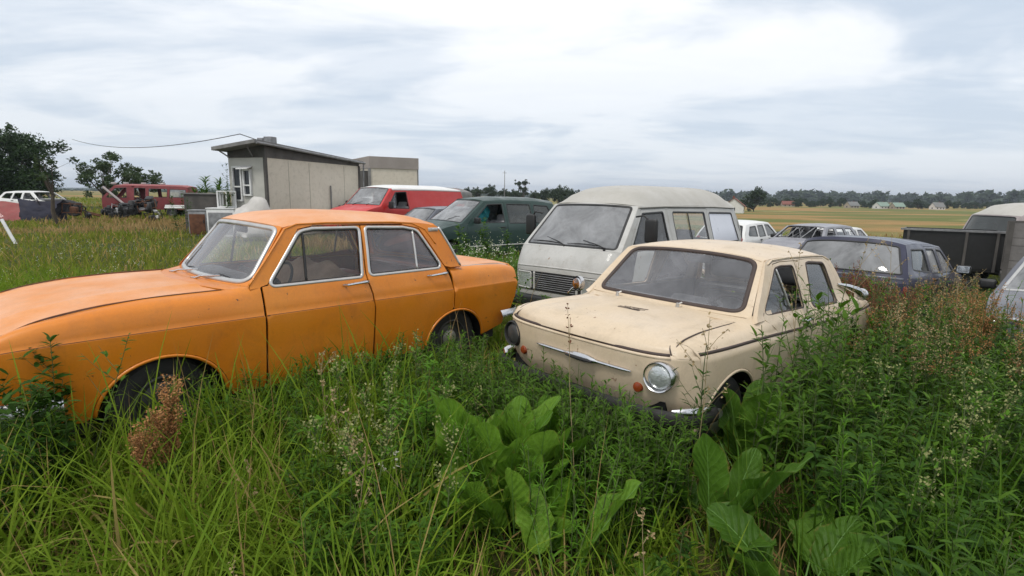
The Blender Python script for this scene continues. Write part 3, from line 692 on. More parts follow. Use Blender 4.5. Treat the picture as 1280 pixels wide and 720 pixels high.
    roof = sym_fn([(0, .43, 1.281), (.06, .36, 1.300), (.2, .20, 1.320), (.45, -.08, 1.328), (.75, -.48, 1.312), (.93, -.74, 1.274), (1, -.84, 1.238)],
                  [(0, .475, .540, 1.245), (.06, .42, .552, 1.256), (.2, .24, .558, 1.263), (.5, -.16, .558, 1.263), (.8, -.55, .553, 1.256), (.93, -.70, .545, 1.238), (1, -.77, .53, 1.215)], 2.8, 3.0)
    panel('roof', root, B, [(0, -1), (1, -1), (1, 1), (0, 1)], roof, res=.04, thick=.02)
    ws = sym_fn([(0, .875, .905), (1, .425, 1.285)], [(0, .800, .650, .902), (1, .465, .550, 1.250)], 2.4)
    fo2 = [(0, -1), (1, -1), (1, 1), (0, 1)]
    wh = rounded([(.075, -.905), (.945, -.905), (.945, .905), (.075, .905)], [.13, .12, .12, .13], 8)
    panel('windscreen_surround', root, B, fo2, ws, [wh], res=.035, thick=.02)
    w = panel('windscreen', root, M['glass'], offset(wh, .01), ws, res=.08, lift=-.006, rim=False)
    trim('windscreen_seal', w, M['seal'], offset(wh, .004), ws, .017, .013, n=8)
    bl = sym_fn([(0, -1.09, .885), (1, -.84, 1.25)], [(0, -1.01, .635, .875), (1, -.765, .53, 1.22)], 2.4)
    panel('rear_window_surround', root, B, fo2, bl, [wh], res=.04, thick=.02)
    w = panel('rear_window', root, M['glass_clear'], offset(wh, .01), bl, res=.1, lift=-.006, rim=False); trim('rear_window_seal', w, M['seal'], offset(wh, .004), bl, .015, .012)
    # bonnet: flat top rolling down to the lip
    hC = [(0, 1.772, .795), (.03, 1.758, .825), (.09, 1.70, .853), (.2, 1.58, .884), (.4, 1.36, .902), (.7, 1.08, .912), (1, .93, .914)]
    hS = [(0, 1.668, .622, .778), (.03, 1.662, .622, .808), (.09, 1.632, .620, .840), (.2, 1.53, .616, .868), (.4, 1.31, .606, .880), (.7, 1.04, .600, .880), (1, .84, .600, .880)]
    hump = lambda u, v: -.010*np.exp(-((np.abs(v)-.80)/.06)**2)*np.clip((u-.05)*5, 0, 1)+.004*np.exp(-((np.abs(v)-.3)/.1)**2)*np.clip(u*4, 0, 1)
    hood = sym_fn(hC, hS, 2.6, 2.6, hump)
    bo = panel('bonnet', root, B, rounded([(0, -.99), (.90, -.99), (.90, .99), (0, .99)], [.02, .01, .01, .02]), hood, res=.03, thick=.02)
    for s in (1, -1): trim('shut_line', bo, M['seal'], [(.0, s*.998), (.93, s*.998)], hood, .004, .005, closed=False)
    trim('shut_line', bo, M['seal'], [(.905, -.62), (.905, .62)], hood, .003, .003, closed=False)
    cow = sym_fn([(0, 1.02, .913), (1, .872, .905)], [(0, .90, .602, .880), (1, .798, .655, .897)], 2.4)
    cw = panel('cowl', root, B, fo2, cow, res=.05)
    for y in (-.33, .18): b = MB(); b.tube([(.90, y, .90), (.905, y, .935)], [.016, .010], 9); b.tube([(.905, y, .925), (.88, y+.02, .94)], .006, 6); b.build('wiper_spindle', M['aluminium'], cw, smooth=True)
    # faded mark scraped into the bonnet paint
    k = MB()
    rn = random.Random(3)
    for i in range(16):
        y0 = rn.uniform(-.11, .08); u0 = .52+rn.uniform(-.035, .035); P, Nn = fnormal(hood, np.array([(u0, y0/.6), (u0+rn.uniform(-.006, .006), y0/.6+rn.uniform(.08, .2))]), (0, 0, .5)); k.tube(P+Nn*.0005, .0022, 4)
    k.build('paint_scratch', M['seal'], bo)
    # front face: one bowed sheet wrapping to the wings, with two lamp openings
    fC = [(0, 1.690, .455), (.25, 1.735, .55), (.6, 1.765, .68), (.93, 1.770, .765), (1, 1.752, .786)]
    fS = [(0, 1.50, .722, .455), (.25, 1.535, .729, .55), (.6, 1.555, .734, .68), (.93, 1.575, .730, .765), (1, 1.585, .715, .785)]
    front = sym_fn(fC, fS, 6.5, 2.0, lambda u, v: .012*np.abs(v)**2*u)
    panel('front_panel', root, B, fo2, front, res=.03, thick=.02)
    # nose of each wing, filling between front face, fender and bonnet
    nose = []
    for s in (1, -1):
        nC = [(0, 0), (1, 1)]
        def nf(q, s=s):
            a, b = q[:, 0], q[:, 1]          # a: 0 at the lip, 1 back where the fender takes over; b: 0 at bonnet seam, 1 at the side
            ph = b*math.pi/2
            xi = 1.682-.097*(np.sin(ph))**2.2; zi = .783+.0*b
            yi = .622+.093*np.sin(ph)
            xo = 1.598+0*b; zt = fender(np.c_[xo, .94-.155*b**1.0]); 
            t = np.sin(a*math.pi/2); c = 1-np.cos(a*math.pi/2)
            X = xi+(zt[:, 0]-xi)*c; Y = yi+(zt[:, 1]-yi)*t; Z = zi+(zt[:, 2]-zi)*t
            return np.c_[X, s*Y, Z]
        nose.append(panel('wing_nose', root, B, [(0, 0), (1, 0), (1, 1), (0, 1)], nf, res=.07, thick=.0, rim=False, ctr=(1.3, 0, .5)))
        trim('shut_line', nose[-1], M['seal'], [(.05, .03), (.5, .03), (1, .03)], nf, .004, .006, closed=False, ctr=(1.3, 0, .5))
    # emblem bar
    Pm = lambda y, u=.57: fnormal(front, np.array([(u, y/.72)]), (0, 0, .5))
    e = MB(); ys = np.linspace(-.30, .42, 15); pts = []
    for y in ys: p, n_ = Pm(y); pts.append(p[0]+n_[0]*.012)
    e.tube(pts, [.004]+[.010]*13+[.004], 8)
    em = e.build('emblem_bar', M['chrome'], root, smooth=True)
    e = MB(); pts = []
    for y in np.linspace(-.06, .20, 7): p, n_ = Pm(y); pts.append(p[0]+n_[0]*.016)
    e.tube(pts, [.008, .02, .026, .028, .026, .02, .008], 10); e.build('emblem_badge', M['chrome'], em, smooth=True)
    e = MB(); pts = []
    for y in np.linspace(-.03, .17, 6): p, n_ = Pm(y); pts.append(p[0]+n_[0]*.038)
    e.tube(pts, [.006, .011, .013, .013, .011, .006], 8); e.build('emblem_inlay', M['black'], em, smooth=True)
    # dark strip painting in the gap's shadow, and bright lip under the bonnet edge
    for u, m_, w_, l_ in ((1.0, 'seal', .010, .002), (.955, 'beige', .009, .004)):
        trim('lip_shade_strip' if m_ == 'seal' else 'lip_flange', root, M[m_], [(u, -.86), (u, -.4), (u, 0), (u, .4), (u, .86)], front, w_, w_, closed=False, lift=l_)
    # lamps: the one on the car's right has lost its glass
    lamp_round(root, (1.700, .578, .672), .085, .05, .10, .0, label='clear glass headlamp with chrome ring')
    lamp_round(root, (1.700, -.578, .672), .085, .05, -.10, .0, ring='rubber', glassm='rim', label='dark headlamp without its glass')
    for s in (1, -1):
        p, n_ = Pm(s*.455, .33); g = MB(); g.lathe([(.030, -.01), (.030, .006), (.024, .016), (.010, .020), (.001, .021)], axis='x', n=20); o = g.build('indicator', M['amber'], root, smooth=True); o.location = p[0]; o.rotation_euler = (0, 0, math.atan2(n_[0][1], n_[0][0]))
    # bumper: dark, hanging, with bright corner caps
    P = np.array([(1.42, -.765, .46), (1.58, -.755, .46), (1.70, -.69, .455), (1.765, -.5, .45), (1.785, 0, .45), (1.765, .5, .455), (1.70, .69, .455), (1.58, .755, .45), (1.42, .765, .445)]); V = []; n = 8
    P = np.array([[pchip(range(9), P[:, i])(t) for i in range(3)] for t in np.linspace(0, 8, 41)])
    for k_ in range(len(P)):
        t = P[min(k_+1, len(P)-1)]-P[max(k_-1, 0)]; t /= np.linalg.norm(t); nr = np.cross(t, [0, 0, 1.]); nr *= np.sign(np.dot(nr, P[k_]*[1, 1, 0]))
        for a in np.linspace(-1.3, 1.3, n): V.append(P[k_]+nr*(.034*math.cos(a))+np.array([0, 0, .048*math.sin(a)]))
    bb = MB(); bb.add(V, [(k_*n+a, (k_+1)*n+a, (k_+1)*n+a+1, k_*n+a+1) for k_ in range(len(P)-1) for a in range(n-1)])
    bu = bb.build('bumper', M['rubber'], root, smooth=True, sharp=80)
    for s in (1, -1):
        o = MB(); o.tube([(1.50, s*.775, .50), (1.60, s*.76, .50), (1.67, s*.725, .50), (1.71, s*.67, .495)], [.014, .024, .024, .014], 10); o.build('bumper_cap', M['chrome'], bu, smooth=True)
    b = MB(); b.box((1.64, 0, .42), (.08, 1.2, .2)); b.build('valance', M['dark'], root)
    rear = sym_fn([(0, -1.72, .40), (.5, -1.83, .6), (1, -1.80, .77)], [(0, -1.58, .60, .40), (.5, -1.74, .66, .6), (1, -1.75, .60, .74)], 5, 3)
    panel('rear_panel', root, B, fo2, rear, res=.06)
    deck = sym_fn([(0, -1.07, .89), (.5, -1.45, .87), (1, -1.80, .78)], [(0, -1.0, .615, .868), (.5, -1.4, .606, .835), (1, -1.75, .58, .755)], 3)
    panel('engine_lid', root, B, fo2, deck, res=.06, thick=.02)
    for s in (1, -1):
        t_ = MB(); t_.lathe([(.05, -.02), (.05, .01), (.04, .03), (.001, .035)], (0, 0, 0), 'x', 18); o = t_.build('tail_light', M['redlens'], root, smooth=True); o.location = (-1.80, s*.50, .62); o.rotation_euler = (0, 0, math.pi)
    for x in (1.15, -1.06):
        for y in (.62, -.62): make_wheel(root, x, y, .29, .15, steer=0, hub='rim', z=.30)
    underbody(root, -1.65, 1.55, .735, .25, .68, (1.15, -1.06), .35)
    # inside: seen through the big windscreen
    for s in (1, -1):
        b = MB(); b.box((-.15, s*.668, .62), (1.45, .02, .52)); b.build('door_lining', M['greytrim'], root)
    b = MB(); b.box((-.1, 0, .30), (1.6, 1.0, .03)); b.box((.70, 0, .60), (.03, 1.25, .5)); b.box((-.98, 0, .83), (.3, 1.2, .03)); b.build('cabin_floor', M['greytrim'], root)
    b = MB(); b.box((.68, 0, .845), (.26, 1.22, .10), Matrix.Rotation(.12, 4, 'Y'), 0, .04); b.build('dashboard', M['greytrim'], root, smooth=True)
    steering(root, .42, .30, .80, M['black'], .18)
    for s in (.31, -.31): make_seat(root, .12, s, .50, M['greyseat'], .38, .46, .3)
    make_seat(root, -.55, 0, 1.15, M['greyseat'], .40, .42, .3, 'rear_seat')
    b = MB(); b.box((.36, .02, 1.205), (.03, .20, .06), None, 0, .014); b.tube([(.36, .02, 1.22), (.40, .02, 1.275)], .006, 6); b.build('rear_view_mirror', M['greytrim'], root, smooth=True)
    lm = lamp_round(root, (.80, -.80, .925), .058, .02, math.pi-.2, 0, 'wing_mirror', 'chrome', 'mirror')
    b = MB(); b.tube([(0, 0, 0), (-.02, .07, -.06), (-.02, .11, -.10)], .007, 6); b.lathe([(.058, .0), (.045, -.03), (.001, -.04)], axis='x', n=18); 
    b.build('mirror_stem', M['chrome'], lm, smooth=True)
    return root
build_beige()
# ---------------------------------------------------------------- the other vehicles, each from its own outline
def build_vehicle(sp):
    root = car_root(sp['name'], *sp['pos'], sp['yaw'], sp.get('z', 0), sp.get('pitch', 0), sp.get('roll', 0), sp['label'], sp['cat'], sp.get('group'), sp.get('scale', 1))
    P = M[sp['paint']]; pr = np.array(sp['prof'], float); fy = pchip(pr[:, 0], pr[:, 1])
    tf, tr_, xf, xr = sp.get('taper', (.05, .05, 1.2, -1.3))
    x_hi = max(p[0] for _, _, pts, *_ in sp['segs'] for p in pts); x_lo = min(p[0] for _, _, pts, *_ in sp['segs'] for p in pts)
    tp = lambda x: tf*np.clip((x-xf)/(x_hi-xf), 0, 1)**2+tr_*np.clip((xr-x)/(xr-x_lo), 0, 1)**2
    side = lambda q: np.c_[q[:, 0], fy(q[:, 1])-tp(q[:, 0]), q[:, 1]]
    res = sp.get('res', .1)
    S = []
    for nm, mt, pts, p, *rest in sp['segs']:
        for (a, b, _, _) in pts:
            if not S or abs(S[-1][0]-a)+abs(S[-1][1]-b) > 1e-4: S.append((a, b))
    # side outline: over the top, then back along the bottom through the wheel arches
    bot = []
    zb = sp['sill']; ar = sp.get('arch', .35)
    for ax in sorted(sp['axles']):
        bot += [(ax-ar-.001, zb)]+arc((ax, zb), ar, 180, 0, 16, sp.get('arch_h', .36))+[(ax+ar+.001, zb)]
    out = np.array(S+[(S[-1][0]+.02, zb)]*(abs(S[-1][1]-zb) > .03)+bot+[(S[0][0]-.02, zb)]*(abs(S[0][1]-zb) > .03))
    holes = [np.array(offset(d[0], .006)) for d in sp.get('doors', [])]+[h for h, _ in sp.get('wins', [])]
    sd = panel('body_side', root, P, out, side, holes, res=res, mirror=True, thick=.02)
    for h, g in sp.get('wins', []):
        if g: attach(sd, pane(root, h, side, g, mirror=True, res=.2))
        attach(sd, trim('window_seal', root, M['black'], h, side, .016, .006, mirror=True, res=.06))
    for d in sp.get('doors', []):
        dp = panel('door', root, P, d[0], side, [d[1]] if d[1] is not None else [], res=res, mirror=True, thick=.03)
        if d[1] is not None:
            if d[2]:
                g2 = pane(root, d[1], side, d[2], mirror=True, res=.2); attach(dp, g2)
            attach(dp, trim('window_seal', root, M['black'], d[1], side, .016, .006, mirror=True, res=.06))
        xs = d[0][:, 0] if isinstance(d[0], np.ndarray) else np.array([p[0] for p in d[0]])
        hx = xs.min()+.09; hz = sp.get('handle_z', .85); yv = float(fy(hz))
        for s, k in zip((1, -1), dp):
            b = MB(); b.box((hx+.05, s*(yv+.012), hz), (.16, .025, .03), None, 0, .01); b.build('handle', M[sp.get('handle', 'black')], k, smooth=True)
    for k in sp.get('strips', []):
        trim('side_strip', root, M[k[3]], [(k[0], k[2]), (k[1], k[2])], side, k[4], .015, closed=False, mirror=True)
    fns = {}
    for nm, mt, pts, p, *rest in sp['segs']:
        sx = np.array([q[0] for q in pts]); sz = np.array([q[1] for q in pts]); L = np.r_[0, np.cumsum(np.hypot(np.diff(sx), np.diff(sz)))]; u = L/L[-1]
        C = [(u[i], q[2], q[3]) for i, q in enumerate(pts)]; Sr = [(u[i], q[0], float(fy(q[1])-tp(np.array([q[0]]))[0]), q[1]) for i, q in enumerate(pts)]
        fn = sym_fn(C, Sr, p[0] if isinstance(p, tuple) else p, p[1] if isinstance(p, tuple) else p); fns[nm] = fn
        sq = [(0, -1), (1, -1), (1, 1), (0, 1)]; pm = M[mt or sp['paint']]
        rr = min(res, .08)
        if rest and rest[0]:
            w = rest[0]; hole = rounded([(w['u'][0], -w['v'][0]), (w['u'][1], -w['v'][1]), (w['u'][1], w['v'][1]), (w['u'][0], w['v'][0])], w.get('r', .1), 6)
            panel(nm+'_surround', root, pm, sq, fn, [hole], res=rr*.8, thick=.02)
            gname = w.get('name', nm)
            if w.get('glass'):
                g = panel(gname, root, M[w['glass']], offset(hole, .012), fn, res=.12, lift=-.006, rim=False)
                trim('window_seal', g, M['black'], hole, fn, w.get('seal', .018), .009)
        else:
            panel(nm, root, pm, sq, fn, res=rr, thick=.02)
    for x in sp['axles']:
        for y in (1, -1): make_wheel(root, x, y*(float(fy(.4))-.12), sp.get('wheel', .30), .18, hub=sp.get('hub', 'rim'), hubcap=False, z=sp.get('wheel_z'))
    underbody(root, x_lo+.25, x_hi-.25, float(fy(.5))-.01, zb, min(sp.get('under_z', .75), .95), sp['axles'], ar)
    if sp.get('cabin'):
        x0, x1, z0, z1, col = sp['cabin']
        hw = float(fy(z1))-.06
        b = MB(); b.box(((x0+x1)/2, 0, z0), (x1-x0, 2*hw-.1, .03))
        for s in (1, -1): b.box(((x0+x1)/2, s*hw, (z0+z1)/2), (x1-x0, .015, z1-z0))
        b.build('cabin_lining', M[col], root)
        b = MB(); b.box((x1-.12, 0, z1-.05), (.32, 2*hw, .14), None, 0, .05); b.build('dashboard', M['black'], root, smooth=True)
        steering(root, x1-.38, hw*.5, z1+.03)
        for xx in sp.get('seats', []):
            for s in (.5, -.5): make_seat(root, xx, s*hw, hw*.85, M[sp.get('seatmat', 'greyseat')], z1-.42, .58, .25, head=True)
    if sp.get('bumpers'):
        for (x, z, hw, h, mt) in sp['bumpers']:
            s = 1 if x > 0 else -1
            b = MB(); b.box((x, 0, z), (.12, 2*hw, h), None, 0, .04)
            for t in (1, -1): b.box((x-s*.16, t*(hw-.02), z), (.38, .09, h), None, 0, .035)
            b.build('bumper', M[mt], root, smooth=True, sharp=60)
    for (nm, c, size, mt, *rot) in sp.get('boxes', []):
        o = soft_box(nm, root, M[mt], c, size, rot[0] if rot else None, min(size)*.35)
    for m in sp.get('mirrors', []):
        x, y, z, w, h, mt = m
        for s in ((1, -1) if y > 0 else (-1,)):
            b = MB(); b.box((x, s*abs(y), z), (.09, w, h), None, 0, .03); b.tube([(x, s*(abs(y)-w*.4), z-.02), (x-.02, s*(abs(y)-w*.5-.1), z-.04)], .02, 7)
            o = b.build('wing_mirror', M[mt], root, smooth=True, sharp=60)
            g = MB(); g.box((x-.048, s*abs(y), z), (.006, w*.85, h*.8), None, 0, .002); g.build('mirror_glass', M['mirror'], o)
    return root, side, fns

# ---- grey high-roof van
root, side, fns = build_vehicle(dict(name='minibus_van', pos=(1.918, 8.483), yaw=228.27, z=-.20, scale=.985, cat='van',
    label='dusty grey high roof van with wide windscreen parked behind the beige car', paint='vangrey', sill=.32, res=.06,
    prof=[(.28, .78), (.5, .825), (.9, .845), (1.12, .838), (1.22, .815), (1.45, .752), (1.68, .695), (1.76, .672), (2.0, .62)], taper=(.055, .03, 1.2, -1.6),
    axles=(1.15, -1.35), arch=.37, arch_h=.40,
    segs=[('front_panel', None, [(1.88, .34, 2.02, .34), (1.93, .60, 2.07, .60), (1.93, .86, 2.07, .875), (1.90, .97, 2.03, 1.0), (1.80, 1.17, 1.905, 1.185)], (6, 3)),
          ('windscreen', None, [(1.80, 1.17, 1.905, 1.185), (1.23, 1.735, 1.335, 1.765)], 2.6, dict(u=(.045, .955), v=(.905, .90), r=.06, glass='glass_milky')),
          ('roof', 'vanroof', [(1.23, 1.735, 1.335, 1.765), (1.05, 1.735, 1.20, 1.90), (.75, 1.735, .90, 1.985), (.2, 1.735, .25, 2.02), (-1.2, 1.72, -1.2, 2.02), (-1.85, 1.70, -1.85, 2.0), (-2.14, 1.69, -2.20, 1.86)], (4, 3.2)),
          ('rear_panel', None, [(-2.14, 1.69, -2.20, 1.86), (-2.27, 1.2, -2.36, 1.2), (-2.27, .38, -2.36, .38)], (5, 4), dict(u=(.12, .45), v=(.8, .85), r=.06, glass='glass'))],
    doors=[(rounded([(1.60, .80), (1.66, 1.16), (1.19, 1.685), (.50, 1.695), (.45, 1.2), (.45, .42), (1.53, .42), (1.54, .62)], .03), rounded([(1.56, 1.20), (1.17, 1.635), (.58, 1.65), (.54, 1.19)], .04), 'glass_clear'),
           (rounded([(.42, .42), (.42, 1.2), (.46, 1.695), (-.90, 1.68), (-.93, .72), (-.93, .42)], .03), rounded([(.29, 1.17), (.30, 1.645), (-.80, 1.625), (-.83, 1.15)], .04), 'glass')],
    wins=[(rounded([(-.99, 1.14), (-.97, 1.62), (-1.95, 1.60), (-2.12, 1.12)], .05), 'panel_white')],
    cabin=(-2.1, 1.75, .55, 1.08, 'greytrim'), seats=(.75, -.35), handle_z=.95,
    bumpers=[(2.06, .45, .80, .16, 'black'), (-2.36, .45, .78, .14, 'black')],
    mirrors=[]))
trim('drip_rail', root, M['vanroof'], [(1.25, 1.712), (.5, 1.722), (-1.2, 1.706), (-2.1, 1.68)], side, .014, .022, closed=False, mirror=True)
trim('drip_rail', root, M['black'], [(1.22, 1.700), (.5, 1.710), (-1.2, 1.694), (-2.08, 1.668)], side, .006, .010, closed=False, mirror=True)
trim('window_bar', root, M['black'], [(-.20, 1.64), (-.22, 1.17)], side, .014, .010, closed=False, mirror=True)
f = fns['front_panel']
trim('bonnet_fold', root, M['vangrey'], [(.66, -.93), (.66, .93)], f, .012, .012, closed=False)
gh = rounded([(.30, -.93), (.585, -.93), (.585, .93), (.30, .93)], .03)
g = panel('grille', root, M['black'], gh, f, res=.08, lift=.006, thick=.02)
for u in np.linspace(.335, .55, 8): trim('grille_slat', g, M['greymetal'], [(u, -.44), (u, .40)], f, .0055, .010, closed=False, lift=.008, res=.1)
for v0 in (-.46, .43): trim('grille_upright', g, M['vangrey'], [(.31, v0), (.58, v0)], f, .016, .014, closed=False, lift=.01)
for s in (1, -1):
    h = rounded([(.325, s*.53), (.565, s*.53), (.565, s*.88), (.325, s*.88)], .03)
    l = panel('headlight', root, M['lens'], h, f, res=.06, lift=.014, thick=.01); trim('lamp_frame', l, M['vangrey'], h, f, .012, .012, lift=.012)
wiper(root, (1.88, -.02, 1.21), (1.76, -.40, 1.30), (1.80, -.62, 1.24), (1.86, -.10, 1.235), ('black', 'black')); wiper(root, (1.86, .58, 1.21), (1.80, .22, 1.29), (1.87, .02, 1.24), (1.83, .50, 1.235), ('black', 'black'))
for s in (1, -1):
    b = MB(); b.box((1.42, s*.98, 1.43), (.07, .17, .30), None, 0, .03); b.tube([(1.42, s*.95, 1.56), (1.44, s*.88, 1.62), (1.42, s*.76, 1.60)], .012, 7); o = b.build('wing_mirror', M['black'], root, smooth=True, sharp=60)
    g = MB(); g.box((1.382, s*.98, 1.43), (.006, .14, .26)); g.build('mirror_glass', M['mirror'], o)

# ---- dark green people carrier
gp = [(.22, .84), (.5, .885), (.8, .89), (.98, .87), (1.04, .845), (1.3, .765), (1.56, .675), (1.62, .64), (1.8, .58)]
root, side, fns = build_vehicle(dict(name='people_carrier', pos=(-.907, 14.942), yaw=218.3, z=-.131, cat='car', label='dark green people carrier with teal cloth inside, parked between the red and grey vans', paint='green', sill=.30, res=.09, prof=gp,
    taper=(.10, .05, 1.0, -1.4), axles=(1.42, -1.45), arch=.36, arch_h=.38,
    segs=[('front_panel', None, [(2.10, .30, 2.30, .30), (2.14, .55, 2.36, .55), (2.05, .74, 2.30, .76)], (4, 3)),
          ('bonnet', None, [(2.05, .74, 2.30, .76), (1.7, .92, 1.9, .93), (1.10, 1.05, 1.28, 1.09)], (4, 4)),
          ('windscreen', None, [(1.10, 1.05, 1.28, 1.09), (.31, 1.60, .46, 1.65)], 2.4, dict(u=(.03, .95), v=(.93, .90), r=.06, glass='glass_milky')),
          ('roof', None, [(.31, 1.60, .46, 1.65), (-.3, 1.62, -.3, 1.715), (-1.4, 1.60, -1.4, 1.705), (-2.05, 1.53, -2.2, 1.62)], (4, 3)),
          ('rear_panel', None, [(-2.05, 1.53, -2.2, 1.62), (-2.24, 1.05, -2.36, 1.05), (-2.26, .35, -2.4, .35)], (4, 3), dict(u=(.06, .40), v=(.85, .88), r=.06, glass='glass_dark'))],
    doors=[(rounded([(.95, .36), (.96, 1.02), (.90, 1.06), (.32, 1.545), (-.28, 1.565), (-.29, 1.0), (-.29, .36)], .03), rounded([(.78, 1.06), (.24, 1.51), (-.22, 1.525), (-.23, 1.05)], .03), None),
           (rounded([(-.32, .36), (-.32, 1.0), (-.31, 1.565), (-1.22, 1.55), (-1.26, .9), (-1.26, .75), (-1.08, .70), (-1.05, .36)], .03), rounded([(-.38, 1.03), (-.37, 1.525), (-1.16, 1.51), (-1.20, 1.02)], .03), 'glass_dark')],
    wins=[(rounded([(-1.31, 1.02), (-1.29, 1.50), (-1.80, 1.47), (-2.03, 1.10), (-1.98, 1.03)], .05), 'glass_dark')],
    cabin=(-2.0, 1.15, .45, .98, 'greytrim'), seats=(.05, -.85), handle='black', handle_z=.93,
    strips=[(.93, -1.05, .47, 'aluminium', .018)], bumpers=[(2.28, .44, .78, .2, 'black'), (-2.36, .45, .80, .2, 'black')],
    mirrors=[(.74, .98, 1.12, .20, .15, 'black')], boxes=[('headlight', (2.12, .60, .66), (.1, .36, .15), 'lens', (0, 0, -.35)), ('headlight', (2.12, -.60, .66), (.1, .36, .15), 'lens', (0, 0, .35))]))
trim('bonnet_line', root, M['rubber'], [(.05, .80), (.5, .74), (.97, .92)], fns['bonnet'], .008, .006, closed=False); trim('bonnet_line', root, M['rubber'], [(.05, -.80), (.5, -.74), (.97, -.92)], fns['bonnet'], .008, .006, closed=False)
wiper(root, (1.22, .25, 1.10), (1.05, .55, 1.22), (1.1, .1, 1.18), (1.0, .6, 1.22), ('black', 'black'))
# teal bundle of cloth lying on the seat inside
b = bmesh.new(); bmesh.ops.create_icosphere(b, subdivisions=3, radius=1)
for v in b.verts:
    k = 1+.35*mnoise.noise(v.co*1.7)+.15*mnoise.noise(v.co*4); v.co = Vector((v.co.x*.30*k, v.co.y*.30*k, v.co.z*.26*k))
me = bpy.data.meshes.new('cloth_bundle'); b.to_mesh(me); b.free(); me.materials.append(M['teal']); cb = link(bpy.data.objects.new('cloth_bundle', me))
tag(cb, 'teal cloth bundle piled on the front seat of the green people carrier', 'cloth'); Rz = Matrix.Rotation(R(218.3), 4, 'Z'); cb.location = Vector((-.907, 14.942, -.131))+Rz@Vector((.08, .12, 1.25))

# ---- red panel van with a white roof
rp = [(.28, .88), (.6, .93), (1.1, .945), (1.2, .93), (1.5, .86), (1.78, .80), (1.86, .77), (2.0, .7)]
root, side, fns = build_vehicle(dict(name='panel_van', pos=(-4.368, 19.849), yaw=235.99, z=-.035, cat='van', label='red panel van with a white roof parked beside the pale building', paint='red', sill=.36, res=.12, prof=rp,
    taper=(.10, .03, 1.2, -2.2), axles=(1.5, -1.55), arch=.38, arch_h=.42, wheel=.33,
    segs=[('front_panel', None, [(2.32, .40, 2.50, .40), (2.34, .80, 2.52, .80), (2.2, 1.0, 2.38, 1.03)], (4, 3)),
          ('bonnet', None, [(2.2, 1.0, 2.38, 1.03), (1.75, 1.15, 1.9, 1.18), (1.32, 1.24, 1.45, 1.27)], (4, 4)),
          ('windscreen', None, [(1.32, 1.24, 1.45, 1.27), (.72, 1.83, .85, 1.87)], 2.4, dict(u=(.05, .97), v=(.92, .90), r=.05, glass='glass_milky')),
          ('roof', 'white', [(.72, 1.83, .85, 1.87), (.2, 1.84, .25, 1.965), (-2.0, 1.83, -2.0, 1.97), (-2.95, 1.80, -3.0, 1.88)], (4, 3)),
          ('rear_panel', None, [(-2.95, 1.80, -3.0, 1.88), (-3.05, 1.2, -3.1, 1.2), (-3.05, .42, -3.1, .42)], (5, 4))],
    doors=[(rounded([(1.1, .45), (1.18, 1.18), (.66, 1.77), (-.05, 1.79), (-.06, .45)], .04), rounded([(1.02, 1.18), (.58, 1.70), (.05, 1.72), (.03, 1.15)], .05), None)],
    cabin=(-.3, 1.4, .6, 1.12, 'dark'), seats=(.35,), handle_z=1.02, bumpers=[(2.5, .5, .85, .18, 'black')], mirrors=[(1.02, 1.08, 1.28, .18, .24, 'black')],
    boxes=[('headlight', (2.34, .66, .86), (.12, .26, .18), 'lens'), ('headlight', (2.34, -.66, .86), (.12, .26, .18), 'lens')]))
trim('door_window_bar', root, M['black'], [(.56, 1.70), (.62, 1.17)], side, .018, .012, closed=False, mirror=True); panel('quarter_light', root, M['glass'], [(1.02, 1.17), (.58, 1.70), (.64, 1.16)], side, res=.2, lift=-.01, rim=False, mirror=True)
trim('roof_edge', root, M['white'], [(.7, 1.80), (-1, 1.812), (-2.93, 1.79)], side, .035, .02, closed=False, mirror=True)
b = MB(); b.box((-.35, 0, 1.2), (.04, 1.6, 1.1)); b.build('bulkhead', M['dark'], root)
wiper(root, (1.45, -.3, 1.29), (1.3, .1, 1.40), (1.3, -.25, 1.40), (1.25, .3, 1.40), ('black', 'black')); wiper(root, (1.42, .35, 1.29), (1.3, .6, 1.38), (1.3, .3, 1.38), (1.2, .68, 1.40), ('black', 'black'))

